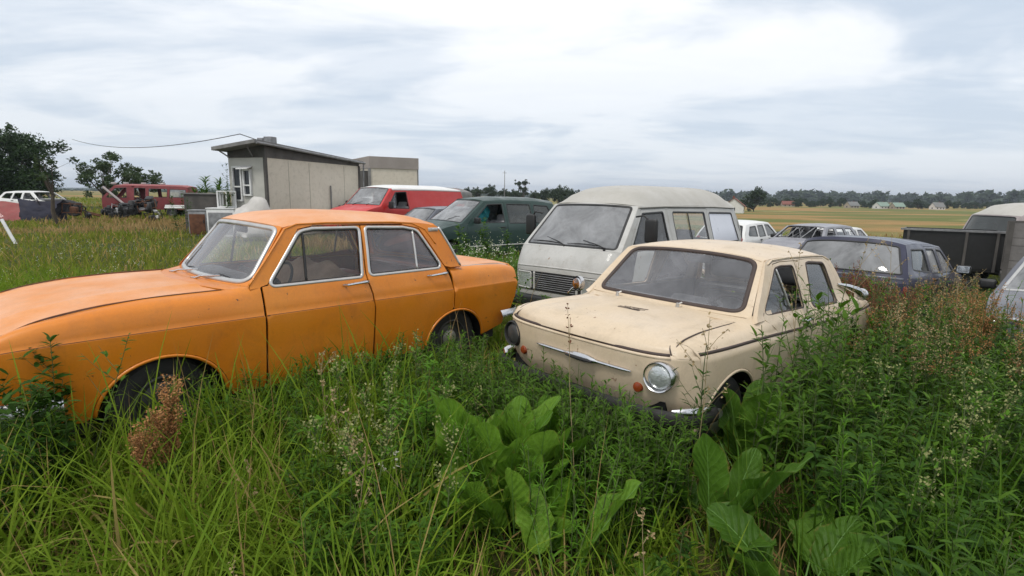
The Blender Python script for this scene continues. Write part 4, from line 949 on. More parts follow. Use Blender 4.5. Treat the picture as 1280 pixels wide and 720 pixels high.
# ---- navy estate seen from behind
np_ = [(.25, .80), (.5, .845), (.75, .855), (.88, .83), (.94, .80), (1.15, .715), (1.32, .635), (1.37, .60), (1.5, .55)]
root, side, fns = build_vehicle(dict(name='estate_car', pos=(6.03, 8.89), yaw=43.3, z=-.39, pitch=-.075, cat='car', label='navy blue estate car seen from behind with pale sky glare on its rear window', paint='navy', sill=.28, res=.07, prof=np_,
    taper=(.10, .07, 1.0, -1.2), axles=(1.32, -1.3), arch=.35, arch_h=.37,
    segs=[('front_panel', None, [(2.08, .30, 2.25, .30), (2.12, .60, 2.28, .60), (2.05, .74, 2.2, .76)], (4, 3)),
          ('bonnet', None, [(2.05, .74, 2.2, .76), (1.5, .88, 1.6, .92), (.92, .93, 1.08, .98)], (4, 4)),
          ('windscreen', None, [(.92, .93, 1.08, .98), (.30, 1.33, .42, 1.37)], 2.4, dict(u=(.05, .95), v=(.92, .90), r=.06, glass='glass')),
          ('roof', None, [(.30, 1.33, .42, 1.37), (-.2, 1.345, -.2, 1.415), (-1.2, 1.335, -1.2, 1.405), (-1.85, 1.30, -1.98, 1.36)], (4, 3)),
          ('tailgate', None, [(-1.85, 1.30, -1.98, 1.36), (-2.12, .93, -2.26, .94), (-2.16, .80, -2.30, .81)], (4, 3), dict(u=(.10, .80), v=(.90, .92), r=.05, glass='glass_milky', name='rear_window', seal=.012)),  # milky film puts the sky glare into the pane
          ('rear_panel', None, [(-2.16, .80, -2.30, .81), (-2.17, .55, -2.33, .55), (-2.10, .34, -2.26, .34)], (4, 3))],
    doors=[(rounded([(.86, .36), (.90, .86), (.82, .94), (.27, 1.305), (-.20, 1.315), (-.22, .9), (-.22, .36)], .03), rounded([(.74, .95), (.24, 1.27), (-.14, 1.28), (-.15, .94)], .03), 'glass_milky'),
           (rounded([(-.25, .36), (-.25, .9), (-.23, 1.315), (-.95, 1.305), (-1.05, .9), (-1.02, .70), (-.92, .62), (-.90, .36)], .03), rounded([(-.32, .94), (-.31, 1.28), (-.88, 1.27), (-.98, .94)], .03), 'glass_milky')],
    wins=[(rounded([(-1.10, .95), (-1.03, 1.26), (-1.72, 1.245), (-1.92, .98)], .04), 'glass_dark')],
    cabin=(-2.0, .95, .40, .86, 'greytrim'), seats=(.05, -.85), bumpers=[(2.22, .46, .76, .18, 'black'), (-2.30, .46, .76, .2, 'black')], mirrors=[(.70, .93, .99, .19, .13, 'black')],
    boxes=[('tail_light', (-2.14, .70, .68), (.12, .14, .22), 'redlens'), ('tail_light', (-2.14, -.70, .68), (.12, .14, .22), 'redlens'), ('tailgate_handle', (-2.305, 0, .80), (.03, .16, .03), 'black')]))
trim('tailgate_edge', root, M['steel'], [(.90, -.93), (.90, .93)], fns['tailgate'], .02, .012, closed=False)

# ---- small vehicles further off share one saloon / hatch outline
def hatch(name, pos, yaw, z, paint, label, scale=1., glass='glass', broken=False, bonnet=None, est=True, group=None, pitch=0., dx=0.):
    rear = [('tailgate', None, [(-1.62, 1.30, -1.72, 1.35), (-1.98, .92, -2.08, .93), (-2.02, .78, -2.1, .78)], (4, 3), dict(u=(.08, .78), v=(.86, .90), r=.05, glass=None if broken else glass, name='rear_window')), ('rear_panel', None, [(-2.02, .78, -2.1, .78), (-1.98, .34, -2.06, .34)], (4, 3))]
    return build_vehicle(dict(name=name, pos=pos, yaw=yaw, z=z, cat='car', label=label, paint=paint, sill=.28, res=.14, prof=np_, taper=(.10, .07, 1.0, -1.2), axles=(1.2, -1.25), arch=.34, arch_h=.36, scale=scale, group=group, pitch=pitch,
        segs=[('front_panel', bonnet, [(1.90, .32, 2.05, .32), (1.93, .58, 2.08, .58), (1.86, .72, 2.0, .74)], (4, 3)), ('bonnet', bonnet, [(1.86, .72, 2.0, .74), (1.4, .87, 1.5, .90), (.95, .92, 1.08, .96)], (4, 4)),
              ('windscreen', None, [(.95, .92, 1.08, .96), (.36, 1.33, .46, 1.365)], 2.4, dict(u=(.05, .95), v=(.92, .90), r=.06, glass=None if broken else glass)),
              ('roof', None, [(.36, 1.33, .46, 1.365), (-.2, 1.345, -.2, 1.405), (-1.1, 1.335, -1.1, 1.395), (-1.62, 1.30, -1.72, 1.35)], (4, 3))]+rear,
        doors=[(rounded([(.84, .36), (.88, .86), (.80, .94), (.30, 1.30), (-.16, 1.312), (-.18, .9), (-.18, .36)], .03), rounded([(.72, .95), (.27, 1.27), (-.10, 1.28), (-.11, .94)], .03), None if broken else glass),
               (rounded([(-.21, .36), (-.21, .9), (-.19, 1.312), (-.85, 1.30), (-.95, .9), (-.93, .70), (-.85, .62), (-.84, .36)], .03), rounded([(-.28, .94), (-.27, 1.275), (-.78, 1.265), (-.87, .94)], .03), glass)],
        wins=[(rounded([(-1.00, .95), (-.93, 1.26), (-1.42, 1.245), (-1.70, .99)], .04), glass)], cabin=(-1.8, .95, .40, .86, 'greytrim' if not broken else 'dark'), seats=(.05, -.8),
        bumpers=[(2.03, .46, .74, .18, 'black'), (-2.08, .46, .74, .18, 'black')], mirrors=[(.72, .90, .98, .17, .12, 'black')],
        boxes=[('headlight', (1.93, .58, .64), (.1, .3, .14), 'lens', (0, 0, -.2)), ('headlight', (1.93, -.58, .64), (.1, .3, .14), 'lens', (0, 0, .2)), ('tail_light', (-2.02, .64, .82), (.1, .12, .24), 'redlens'), ('tail_light', (-2.02, -.64, .82), (.1, .12, .24), 'redlens')]))
r_, s_, f_ = hatch('wrecked_car', (9.4, 17.4), 218, -.46, 'silver', 'grey wrecked estate with its windscreen gone and bent struts in the opening', .94, 'glass', True)
b = MB(); rn = random.Random(5)
for i in range(9):
    y = rn.uniform(-.55, .5); b.tube([(1.0+rn.uniform(-.2, .1), y, .93), (.62, y+rn.uniform(-.2, .3), 1.15+rn.uniform(-.05, .1)), (.40, y+rn.uniform(-.3, .4), 1.33)], rn.uniform(.008, .02), 6)
b.build('bent_strut', M['greymetal'], r_, smooth=True)
hatch('hatchback_car', (8.08, 19.3), 47.9, -.60, 'white', 'white hatchback seen from behind just right of the grey van', 1.06, 'glass_dark')
hatch('hatchback_car', (11.9, 20.2), 40, -.72, 'white', 'white car showing only its roof between the navy estate and the black trailer', 1.)
hatch('hatchback_car', (-2.5, 17.6), 226, -.09, 'steel', 'blue grey car tucked between the red van and the green people carrier', .95, 'glass_milky')
hatch('hatchback_car', (-6.2, 24.0), 236, -.03, 'white', 'white car with a black front showing left of the red van windscreen', 1.08, 'glass_dark')

# ---- grey saloon cut by the right edge of the picture
r_, s_, f_ = hatch('parked_car', (7.08, 6.68), 224.2, -.364, 'steel', 'grey blue car with a black door mirror cut off by the right edge', .975, 'glass_milky', pitch=.02)
trim('windscreen_trim', r_, M['aluminium'], rounded([(.05, -.92), (.95, -.90), (.95, .90), (.05, .92)], .06), f_['windscreen'], .02, .014)
b = MB(); P_ = [(1.80, -.79, .62), (1.93, -.74, .71), (2.02, -.60, .735), (2.06, -.3, .74), (2.07, 0, .74), (2.06, .3, .74), (2.02, .60, .735), (1.93, .74, .71), (1.80, .79, .62)]; b.tube(P_, .022, 8); b.build('bumper_bar', M['chrome'], r_, smooth=True)
# ---------------------------------------------------------------- ground
def ground_mat():
    t = NT('meadow_soil'); co_ = t.coord('Object')
    sp = t.n('ShaderNodeSeparateXYZ'); t.l(co_, sp.inputs[0])
    n1 = t.ramp(t.noise(.35, 5, .6, co_), .38, .62); n2 = t.ramp(t.noise(2.2, 6, .65, co_), .35, .7)
    g = t.mix(n1, (.050, .072, .018), (.105, .105, .030)); g = t.mix(t.ramp(t.noise(.09, 4, .5, co_), .5, .62, 0, .7), g, (.19, .135, .050)); g = t.mix(n2, g, (.035, .045, .014))
    # far fields: strips of stubble, ripening grain and green, each with its own edge
    band = t.noise(.028, 4, .5, co_, stretch=(.55, 1.25, 1)); f = t.mix(t.ramp(band, .42, .50), (.31, .195, .080), (.115, .140, .040)); f = t.mix(t.ramp(band, .56, .62), f, (.33, .265, .105)); f = t.mix(t.ramp(t.noise(.4, 5, .6, co_), .4, .7, 0, .45), f, (.14, .105, .035))
    d = t.n('ShaderNodeMath', operation='MULTIPLY_ADD'); t.l(sp.outputs[0], d.inputs[0]); d.inputs[1].default_value = .55; t.l(sp.outputs[1], d.inputs[2])
    wob = t.n('ShaderNodeMath', operation='MULTIPLY_ADD'); t.l(t.noise(.12, 3, .5, co_), wob.inputs[0]); wob.inputs[1].default_value = 14; t.l(d.outputs[0], wob.inputs[2])
    c = t.mix(t.ramp(wob.outputs[0], 38, 44), g, f)
    return t.done(t.bsdf(c, .95, spec=.1, normal=t.bump(t.noise(9, 6, .7, co_), .8, .05)))
def axis(lo, hi, fine_lo, fine_hi, step):
    a = list(np.arange(fine_lo, fine_hi+.01, step)); x = fine_hi; s_ = step
    while x < hi: s_ *= 1.25; x += s_; a.append(x)
    x = fine_lo; s_ = step
    while x > lo: s_ *= 1.25; x -= s_; a.insert(0, x)
    return np.array(a)
gx_, gy_ = axis(-2600, 2600, -14, 14, .5), axis(-60, 3400, -1, 26, .5)
XX, YY = np.meshgrid(gx_, gy_); ZZ = gz(XX, YY)
ni, nj = XX.shape; idx = np.arange(ni*nj).reshape(ni, nj)
tag(mesh_np('ground', np.c_[XX.ravel(), YY.ravel(), ZZ.ravel()], quads=np.stack([idx[:-1, :-1], idx[:-1, 1:], idx[1:, 1:], idx[1:, :-1]], -1).reshape(-1, 4), mats=ground_mat()), kind='structure')

# ---------------------------------------------------------------- trees
M['bark'] = plain('grey_brown_bark', (.075, .058, .042), .9, 0, .35, 6, .6, 30)
M['leaf_dark'] = leafmat('dark_tree_leaf', ((.018, .042, .012), (.038, .075, .020), (.030, .060, .016)), .5, .25, 1.)
M['leaf_mid'] = leafmat('mid_tree_leaf', ((.032, .062, .018), (.070, .105, .034), (.050, .085, .028)), .5, .3, 1.)
M['leaf_far'] = leafmat('far_tree_leaf', ((.022, .042, .020), (.045, .070, .028), (.035, .058, .024)), .6, .2, .5)
def leaf_cloud(centres, radii, n, size, rng, flat=.8):
    """small leaf sprays spread through and round clump centres"""
    C = np.array(centres); Rr = np.array(radii); w_ = Rr**2/np.sum(Rr**2); k = rng.choice(len(C), n, p=w_)
    d = rng.normal(size=(n, 3)); d /= np.linalg.norm(d, axis=1)[:, None]; rad = Rr[k]*(rng.random(n)**.45)*(1+.25*rng.normal(size=n)*.6)
    P = C[k]+d*rad[:, None]*np.array([1, 1, flat])
    a = rng.normal(size=(n, 3)); a[:, 2] *= .6; a /= np.linalg.norm(a, axis=1)[:, None]; b = np.cross(a, rng.normal(size=(n, 3))); b /= np.linalg.norm(b, axis=1)[:, None]
    s_ = size*(.6+.8*rng.random(n))[:, None]
    V = np.stack([P-a*s_, P+b*s_*.45+a*s_*.1, P+a*s_, P-b*s_*.45+a*s_*.1], 1).reshape(-1, 3)
    return V, np.arange(n*4).reshape(-1, 4)
def make_tree(seed, h, spread, trunk_h, n, leaf, leafsize, label, clumps=16, name='tree', open_=0., group=None, multi=1):
    rng = np.random.default_rng(seed); root = empty(name, (0, 0, 0), 0, label, 'tree', group)
    tr = MB(); cent = []; rad = []
    for m in range(multi):
        base = np.array([(m-(multi-1)/2)*.25, 0, -.1]); lean = rng.normal(size=2)*.10+np.array([(m-(multi-1)/2)*.25, 0])
        top = base+np.array([lean[0]*trunk_h, lean[1]*trunk_h, trunk_h]); r0 = h*.026
        tr.tube([base, (base+top)/2+rng.normal(size=3)*.04*h*.2, top], [r0*1.3, r0, r0*.8], 8)
        for i in range(clumps//multi):
            ang = rng.uniform(0, 2*math.pi); rr = spread*rng.uniform(.15, 1)**.7; z = trunk_h+(h-trunk_h)*rng.uniform(.12, .97)
            rr *= math.sqrt(max(.08, 1-((z-trunk_h)/(h-trunk_h)*1.6-.65)**2*.9))
            p = np.array([top[0]+rr*math.cos(ang), top[1]+rr*math.sin(ang), z]); mid = top*.5+p*.5+np.array([0, 0, -.06*h])*rng.random()
            tr.tube([top-np.array([0, 0, trunk_h*.15*rng.random()]), mid, p], [r0*.55, r0*.3, r0*.08], 5)
            cent.append(p); rad.append(spread*rng.uniform(.22, .42)*(1-open_*.45))
            for _ in range(2):
                e = p+rng.normal(size=3)*spread*.22; tr.tube([mid*.3+p*.7, e], [r0*.14, r0*.04], 4); cent.append(e); rad.append(spread*rng.uniform(.12, .22))
    tr.build('trunk', M['bark'], root, smooth=True)
    V, Q = leaf_cloud(cent, rad, n, leafsize, rng); mesh_np('crown', V, quads=Q, mats=M[leaf], parent=root, smooth=False)
    return root
def put(o, px, Y, rz=0., s=1., dz=0.):
    x = (px-640)/F_PX*Y*.986; y = Y; o.location = (x, y, float(gz(x, y))+dz); o.rotation_euler = (0, 0, rz); o.scale = (s, s, s); return o
put(make_tree(3, 7.6, 4.3, 1.1, 22000, 'leaf_dark', .17, 'large dense dark tree at the left edge', 34), 10, 44, 0, .74)
put(make_tree(21, 6.0, 2.7, 1.5, 4200, 'leaf_mid', .15, 'open crowned tree with sky showing through, behind the maroon minibus', 16, open_=.7, multi=2), 128, 52, 0, .86)
put(make_tree(8, 5.2, 2.3, 1.3, 3600, 'leaf_mid', .15, 'lower rounded tree right behind the maroon minibus roof', 13, open_=.4), 178, 56, 0, .85)
sap = put(make_tree(14, 3.0, .55, 1.5, 420, 'leaf_mid', .08, 'thin sapling beside the white stripped wreck', 7, name='sapling'), 64, 25)
far0 = make_tree(31, 7.5, 4.2, .9, 3200, 'leaf_far', .34, 'dark round tree in the row beyond the green people carrier', 16, group='row of trees beyond the parked vans')
far1 = make_tree(35, 9.5, 3.0, 1.6, 2400, 'leaf_far', .33, 'taller pointed tree in the row beyond the green people carrier', 14)
put(far0, 610, 150, 0, .55); put(far1, 652, 160, 1, .66)
for i, (px, Y, s) in enumerate([(627, 165, .75), (640, 150, .70), (668, 150, .72), (682, 140, .85), (697, 135, 1.0), (708, 140, .92), (722, 150, .9), (596, 170, .8), (584, 180, .8)]):
    put(copy_tree(far0), px, Y, i*1.3, s*.62)
gnear = 'trees among the far houses'
tr0 = make_tree(41, 8.0, 4.6, .8, 2600, 'leaf_far', .42, 'dark tree among the far houses on the right skyline', 16, group=gnear)
put(tr0, 942, 150, 0, .72)
rn = random.Random(12)
for i, px in enumerate([930, 955, 968, 983, 1001, 1018, 1030, 1043, 1082, 1090, 1136, 1148, 1190, 1204, 1219, 1236, 1250, 1262, 1275, 1290, 1305, 1132, 1070, 1157, 948, 962, 976, 990, 995, 1008, 1012, 1024, 1037, 1049, 1054, 1076, 1140, 1144, 1153, 1185, 1196, 1211, 1228, 1243, 1256, 1268, 1282, 1298]):
    put(copy_tree(tr0), px+rn.uniform(-3, 3), rn.uniform(238, 300), rn.uniform(0, 6), rn.uniform(.32, .54), -.3)
# the far wood along the skyline: one mass nobody could count
rng = np.random.default_rng(77); cs = []; rs = []
for i in range(900):
    a = rng.uniform(-.9, 1.05); D_ = rng.uniform(620, 1250); x, y = D_*math.sin(a), D_*math.cos(a)
    side_k = .45+.55*np.clip((a+.15)/.6, 0, 1)
    cs.append((x, y, -5+rng.uniform(2, 12.5)*side_k)); rs.append(rng.uniform(5, 9)*side_k)
V, Q = leaf_cloud(cs, rs, 60000, 3.0, rng, .8); tag(mesh_np('distant_wood', V, quads=Q, mats=M['leaf_far'], smooth=False), 'dark low wood along the far skyline', 'wood', kind='stuff')
# low swell of land on the skyline
hx = np.linspace(-2500, 2500, 160); rows = []
for k, (D_, h_) in enumerate([(700, 0), (1100, 3.0), (1500, 8.5), (2100, 15.0), (3200, 8)]): rows.append(np.c_[hx*(D_/1500), np.full(160, D_), -5.5+h_*(1+.25*np.sin(hx*.004+k)+.15*np.sin(hx*.011))+(.0022 if k else 0)*np.clip(-hx, 0, 2500)])
Vh = np.concatenate(rows); ih = np.arange(5*160).reshape(5, 160)
tag(mesh_np('hills', Vh, quads=np.stack([ih[:-1, :-1], ih[:-1, 1:], ih[1:, 1:], ih[1:, :-1]], -1).reshape(-1, 4), mats=plain('hill_cover', (.035, .055, .028), .95, 0, .4, .02, spec=.1)), kind='structure')

# ---------------------------------------------------------------- far houses
M['hw_white'] = plain('white_house_wall', (.62, .60, .56), .8, 0, .1, 2); M['hw_tan'] = plain('tan_house_wall', (.36, .30, .23), .85, 0, .15, 2); M['pane_dark'] = plain('dark_window_pane', (.03, .035, .04), .15, 0, .2, 3)
M['roof_red'] = plain('red_brown_roof', (.19, .065, .045), .8, 0, .25, 2, .3, 20); M['roof_grey'] = plain('grey_slate_roof', (.17, .17, .165), .8, 0, .2, 2, .3, 20); M['roof_green'] = plain('pale_green_roof', (.20, .27, .22), .7, 0, .15, 2, .3, 20)
def house(px, Y, rz, L, W, eave, ridge, wall, roof, label):
    r = empty('house', (0, 0, 0), 0, label, 'house'); put(r, px, Y, rz, .46 if Y > 200 else .62, -.1)
    b = MB(); b.prism([(-W/2, 0), (W/2, 0), (W/2, eave), (0, ridge), (-W/2, eave)], 'x', -L/2, L/2); b.build('wall', M[wall], r)
    b = MB()
    for s in (1, -1): b.add([(-L/2-.4, s*(W/2+.5), eave-.38), (L/2+.4, s*(W/2+.5), eave-.38), (L/2+.4, s*.0, ridge+.06), (-L/2-.4, s*.0, ridge+.06), (-L/2-.4, s*(W/2+.5), eave-.20), (L/2+.4, s*(W/2+.5), eave-.20), (L/2+.4, 0, ridge+.24), (-L/2-.4, 0, ridge+.24)], [(0,1,2,3),(4,5,6,7),(0,1,5,4),(1,2,6,5),(0,3,7,4)])
    rf = b.build('roof', M[roof], r)
    b = MB(); b.box((L*.22, .5, ridge+.3), (.6, .6, 1.2)); b.build('chimney', M['roof_red'], rf)
    for s in (1, -1):
        for x in (-L*.28, L*.05, L*.32):
            b = MB(); b.box((x, s*(W/2+.02), eave*.52), (1.1, .06, 1.2)); b.build('window', M['pane_dark'], r)
        b = MB(); b.box((s*(L/2+.02), 0, eave*.55), (.06, 1.1, 1.2)); b.build('window', M['pane_dark'], r)
    return r
house(917, 130, 1.15, 9, 7, 2.9, 5.6, 'hw_white', 'roof_red', 'white house with red roof showing right of the grey van roof')
house(1064, 240, .25, 11, 7, 2.7, 6.0, 'hw_tan', 'roof_grey', 'grey roofed house left of the green roofed one')
house(1101, 235, .3, 12, 8, 2.6, 6.0, 'hw_white', 'roof_green', 'left half of a pair of pale green roofed houses'); house(1121, 232, .12, 10, 7, 2.6, 5.8, 'hw_tan', 'roof_green', 'right half of a pair of pale green roofed houses')
house(1171, 230, .1, 9.5, 7, 2.6, 6.4, 'hw_white', 'roof_grey', 'house with a steep grey roof alone at the edge of the field')
house(984, 260, -.2, 12, 7, 2.6, 5.6, 'hw_tan', 'roof_red', 'brown roofed house half hidden by trees on the skyline')

# ---------------------------------------------------------------- pale cabin and the block behind it
M['cabin_wall'] = paint('stained_pale_cladding', (.62, .56, .46), (.67, .61, .51), (.33, .29, .23), .8, .45, coat=0); M['cabin_face'] = plain('grey_render', (.46, .45, .41), .8, 0, .15, 1.5, .2, 20)
M['plank_'] = plain('joint_filler', (.36, .33, .28), .8); M['cabin_dark'] = plain('weathered_dark_timber', (.085, .078, .072), .85, 0, .4, 3, .3, 20); M['fascia'] = plain('grey_fascia_board', (.20, .195, .19), .8, 0, .3, 3)
M['band'] = plain('brown_grey_parapet', (.30, .265, .24), .85, 0, .15, 1); M['white_frame'] = plain('white_window_frame', (.66, .66, .65), .5, 0, .12, 6)
cb = empty('cabin', (0, 0, 0), 0, 'pale flat walled cabin with a sloping dark timber roof', 'cabin')
p0 = np.array([-8.85, 20.0]); Lc, Wc = 5.9, 1.62; dv = np.array([.30, .954]); dv /= np.linalg.norm(dv); fv = np.array([-dv[1], dv[0]])
cb.location = (p0[0], p0[1], float(gz(p0[0], p0[1]))-.05); cb.rotation_euler = (0, 0, math.atan2(dv[1], dv[0]))   # local x runs back along the long wall, y across the face
WH = 2.86
b = MB(); b.box((Lc/2, Wc/2, WH/2), (Lc, Wc, WH)); b.build('wall', M['cabin_wall'], cb)
b = MB(); b.box((-.012, Wc/2, WH/2), (.02, Wc-.02, WH-.02)); b.build('front_face', M['cabin_face'], cb)
b = MB(); b.prism([(-.02, WH), (Lc+.02, WH), (Lc+.02, WH+.12), (-.02, WH+.40)], 'y', -.015, Wc+.015); b.build('gable_band', M['cabin_dark'], cb)
b = MB(); b.add([(-.62, -.16, WH+.46), (-.62, Wc+.12, WH+.22), (Lc+.2, Wc+.22, WH+.08), (Lc+.2, -.16, WH+.12), (-.62, -.16, WH+.58), (-.62, Wc+.12, WH+.34), (Lc+.2, Wc+.22, WH+.18), (Lc+.2, -.16, WH+.22)], [(0,1,2,3),(4,5,6,7),(0,1,5,4),(1,2,6,5),(2,3,7,6),(3,0,4,7)]); rf = b.build('roof', M['fascia'], cb)
b = MB(); b.box((.9, .5, WH+.66), (.32, .34, .30), None, 0, .02); b.box((.9, .85, WH+.64), (.28, .26, .26), None, 0, .02); b.build('roof_vent', M['greymetal'], rf)
b = MB(); b.box((-.03, -.03, WH/2+.12), (.10, .10, WH+.3)); b.build('corner_post', M['cabin_dark'], cb); b = MB(); b.box((Lc-.02, -.03, WH/2), (.08, .08, WH)); b.build('corner_post', M['cabin_dark'], cb)
for x in (1.2, 2.4, 4.75): b = MB(); b.box((x, -.004, WH/2), (.012, .008, WH-.1)); b.build('wall_joint', M['plank_'], cb)
b = MB(); b.tube([(-.58, -.20, WH+.47), (Lc+.22, -.20, WH+.14)], .045, 8); b.tube([(Lc+.1, -.20, WH+.1), (Lc+.1, -.10, .1)], .035, 8); b.build('gutter', M['greymetal'], cb, smooth=True)
b = MB(); b.tube([(3.7, -.05, .1), (3.7, -.05, 1.95)], .03, 8); b.build('wall_pipe', M['fascia'], cb)
for (y0, z0, w_, h_) in ((1.22, 1.93, .42, 1.25), (.78, 1.98, .36, .95)):
    f_ = MB()
    for s in (1, -1): f_.box((-.06, y0+s*(w_/2-.03), z0), (.08, .06, h_)); f_.box((-.06, y0, z0+s*(h_/2-.03)), (.08, w_-.12, .06))
    f_.box((-.06, y0, z0-.1), (.07, w_-.12, .05)); fo_ = f_.build('window', M['white_frame'], cb); g_ = MB(); g_.box((-.035, y0, z0), (.012, w_-.08, h_-.08)); g_.build('pane', M['pane_dark'], fo_)
b = MB(); b.add([(-.3, .55, 2.44), (-.3, 1.05, 2.44), (-.03, 1.05, 2.53), (-.03, .55, 2.53), (-.3, .55, 2.47), (-.3, 1.05, 2.47), (-.03, 1.05, 2.56), (-.03, .55, 2.56)], [(0,1,2,3),(4,5,6,7),(0,1,5,4),(1,2,6,5),(2,3,7,6),(3,0,4,7)]); b.build('door_canopy', M['white_frame'], cb)
b = MB(); b.tube([(-.5, .3, WH+.36), (-.05, .5, WH+.05)], .025, 6); b.tube([(-.5, 1.5, WH+.2), (-.05, 1.5, WH+.0)], .025, 6); b.build('eave_bracket', M['fascia'], cb)
bk = empty('block_building', (-7.75, 30.2, float(gz(-7.7, 30))), R(30), 'square pale block with a brown parapet band behind the red van', 'building')
b = MB(); b.box((1.36, 3, 1.5), (2.72, 6, 3.0)); b.build('wall', M['cabin_wall'], bk); b = MB(); b.box((1.36, 3, 3.30), (2.80, 6.1, .62)); b.build('parapet', M['band'], bk); b = MB(); b.box((-.02, 0, 1.5), (.12, .12, 3.0)); b.build('corner_post', M['fascia'], bk); b = MB(); b.box((2.72, 0, 1.5), (.06, .06, 3)); b.build('corner_post', M['fascia'], bk)
b = MB(); b.box((-.18, .6, 1.4), (.3, .9, 2.9)); b.build('side_panel', M['cabin_dark'], bk)
# wire strung from the tree to the cabin
q0, q1, q2 = at_depth(90, 174, 43), at_depth(300, 167.5, 20.6), at_depth(326, 176.5, 20.0)
b = MB(); n = 24; b.tube([q0+(q1-q0)*t+np.array([0, 0, -.55*4*t*(1-t)]) for t in np.linspace(0, 1, n)]+[q2], .016, 5)
tag(b.build('overhead_wire', M['black'], None), 'thin black wire strung from the left tree to the cabin roof', 'wire')

# ---------------------------------------------------------------- wrecks and junk at the left
r_, s_, f_ = build_vehicle(dict(name='wrecked_minibus', pos=(-22.6, 34.6), yaw=188, z=float(gz(-22.6, 34.6)), cat='minibus', label='stripped maroon minibus wreck with empty windows', paint='maroon', sill=.45, res=.16,
    prof=[(.3, .80), (.8, .84), (1.1, .84), (1.7, .74), (1.9, .70)], taper=(.05, .03, 1.4, -2), axles=(1.4, -1.5), arch=.38, arch_h=.4,
    segs=[('front_panel', None, [(2.35, .5, 2.45, .5), (2.35, 1.1, 2.45, 1.12)], (5, 3)), ('windscreen', None, [(2.35, 1.1, 2.45, 1.12), (1.65, 1.86, 1.75, 1.88)], 3, dict(u=(.05, .95), v=(.92, .9), r=.06, glass=None)),
          ('roof', 'rustred', [(1.65, 1.86, 1.75, 1.88), (1.2, 1.88, 1.2, 1.98), (-2.2, 1.86, -2.2, 1.95), (-2.5, 1.80, -2.55, 1.86)], (4, 3)), ('rear_panel', None, [(-2.5, 1.80, -2.55, 1.86), (-2.6, .45, -2.65, .45)], (5, 3))],
    doors=[], wins=[(rounded([(2.1, 1.15), (1.55, 1.72), (.95, 1.75), (.92, 1.15)], .04), None), (rounded([(.50, .6), (.50, 1.74), (-.12, 1.74), (-.12, .6)], .04), None), (rounded([(-.32, 1.2), (-.32, 1.70), (-1.35, 1.70), (-1.35, 1.2)], .04), None), (rounded([(-1.5, 1.2), (-1.5, 1.68), (-2.4, 1.66), (-2.42, 1.2)], .04), 'glass_milky')], cabin=(-2.4, 2.2, .6, 1.0, 'interior')))
b = MB(); b.tube([(2.2, .80, 1.78), (1.0, 1.0, .75)], .07, 8); b.build('torn_pillar', M['pinkgrey'], r_, smooth=True)
b = MB()
for x in (1.9, 1.2, .2, -.9): b.box((x, .2, 2.0), (.25, .2, .14), None, 0, .04)
b.build('roof_lump', M['pinkgrey'], r_, smooth=True)
r_, s_, f_ = hatch('wrecked_car', (-28.6, 33.5), -12, float(gz(-28.6, 33.5))+.05, 'white', 'white stripped wreck under the dark tree, glass gone', 1.05, None, True, 'dark')
M['scrap_dark'] = plain('oily_scrap', (.02, .02, .021), .6, .2, .5, 9, .3, 40)
def scrap(name, kind, px, Y, rz, sc, mat, label, cat, group=None, dz=0., tilt=(0, 0)):
    b = MB(); rn = random.Random(hash((px*7, Y)) % 1000)
    if kind == 'sheet':
        n = 9; V = []; F = []
        for i in range(n):
            for j in range(n): u, v = i/(n-1)-.5, j/(n-1); V.append((u*1.5, .12*math.sin(5*u+2*v)+.35*v*v*.6+.05*rn.uniform(-1, 1), v*1.0))
        V2 = [(x, y+.03, z) for x, y, z in V]
        F = [(i*n+j, (i+1)*n+j, (i+1)*n+j+1, i*n+j+1) for i in range(n-1) for j in range(n-1)]; b.add(V, F); b.add(V2, [f[::-1] for f in F])
    elif kind == 'engine':
        b.box((0, 0, .26), (.55, .42, .36), None, 0, .05); b.box((0, 0, .50), (.46, .26, .14), None, 0, .03); b.tube([(-.28, 0, .2), (-.62, .05, .16)], [.14, .07], 10); b.lathe([(.001, 0), (.15, 0), (.15, .05), (.001, .05)], (.31, 0, .28), 'x', 14)
        for k in range(4): b.tube([(-.18+.12*k, .2, .40), (-.18+.12*k, .33, .33), (-.1+.05*k, .36, .12)], .028, 6)
    elif kind == 'bumper':
        P = [(-.75, .22, .0), (-.62, .06, .0), (0, 0, 0), (.62, .06, 0), (.75, .22, 0)]; b.tube([(x, y, .12) for x, y, z in P], .055, 8); b.tube([(x, y+.01, .21) for x, y, z in P], .03, 8); b.box((-.4, .1, .15), (.05, .2, .05)); b.box((.4, .1, .15), (.05, .2, .05))
    elif kind == 'tyre':
        b.lathe([(.18, -.07), (.27, -.085), (.30, -.05), (.30, .05), (.27, .085), (.18, .07)], (0, 0, .28), 'y', 20); b.lathe([(.18, -.05), (.10, -.02), (.001, 0)], (0, 0, .28), 'y', 18)
    elif kind == 'frame':
        for z in (.0, .55): b.tube([(-.5, 0, z+.1), (.5, .1, z+.18)], .03, 6)
        for x in (-.5, 0, .5): b.tube([(x, .05+.1*rn.random(), .02), (x+.1*rn.uniform(-1, 1), .05, .8)], .03, 6)
        b.box((.1, .2, .3), (.4, .3, .4), None, 0, .05)
    o = b.build(name, M[mat], None, smooth=True, sharp=45); put(o, px, Y, rz, sc, dz); o.rotation_euler = (tilt[0], tilt[1], rz); tag(o, label, cat, group); return o
scrap('bonnet_sheet', 'sheet', 10, 28, .2, 1.2, 'rustred', 'dull red bent bonnet sheet standing in the grass at the left edge', 'scrap panel', tilt=(-.45, .0))
scrap('bonnet_sheet', 'sheet', 33, 30, -.3, .5, 'red', 'small bright red wing panel beside the dull red sheet', 'scrap panel', dz=.3)
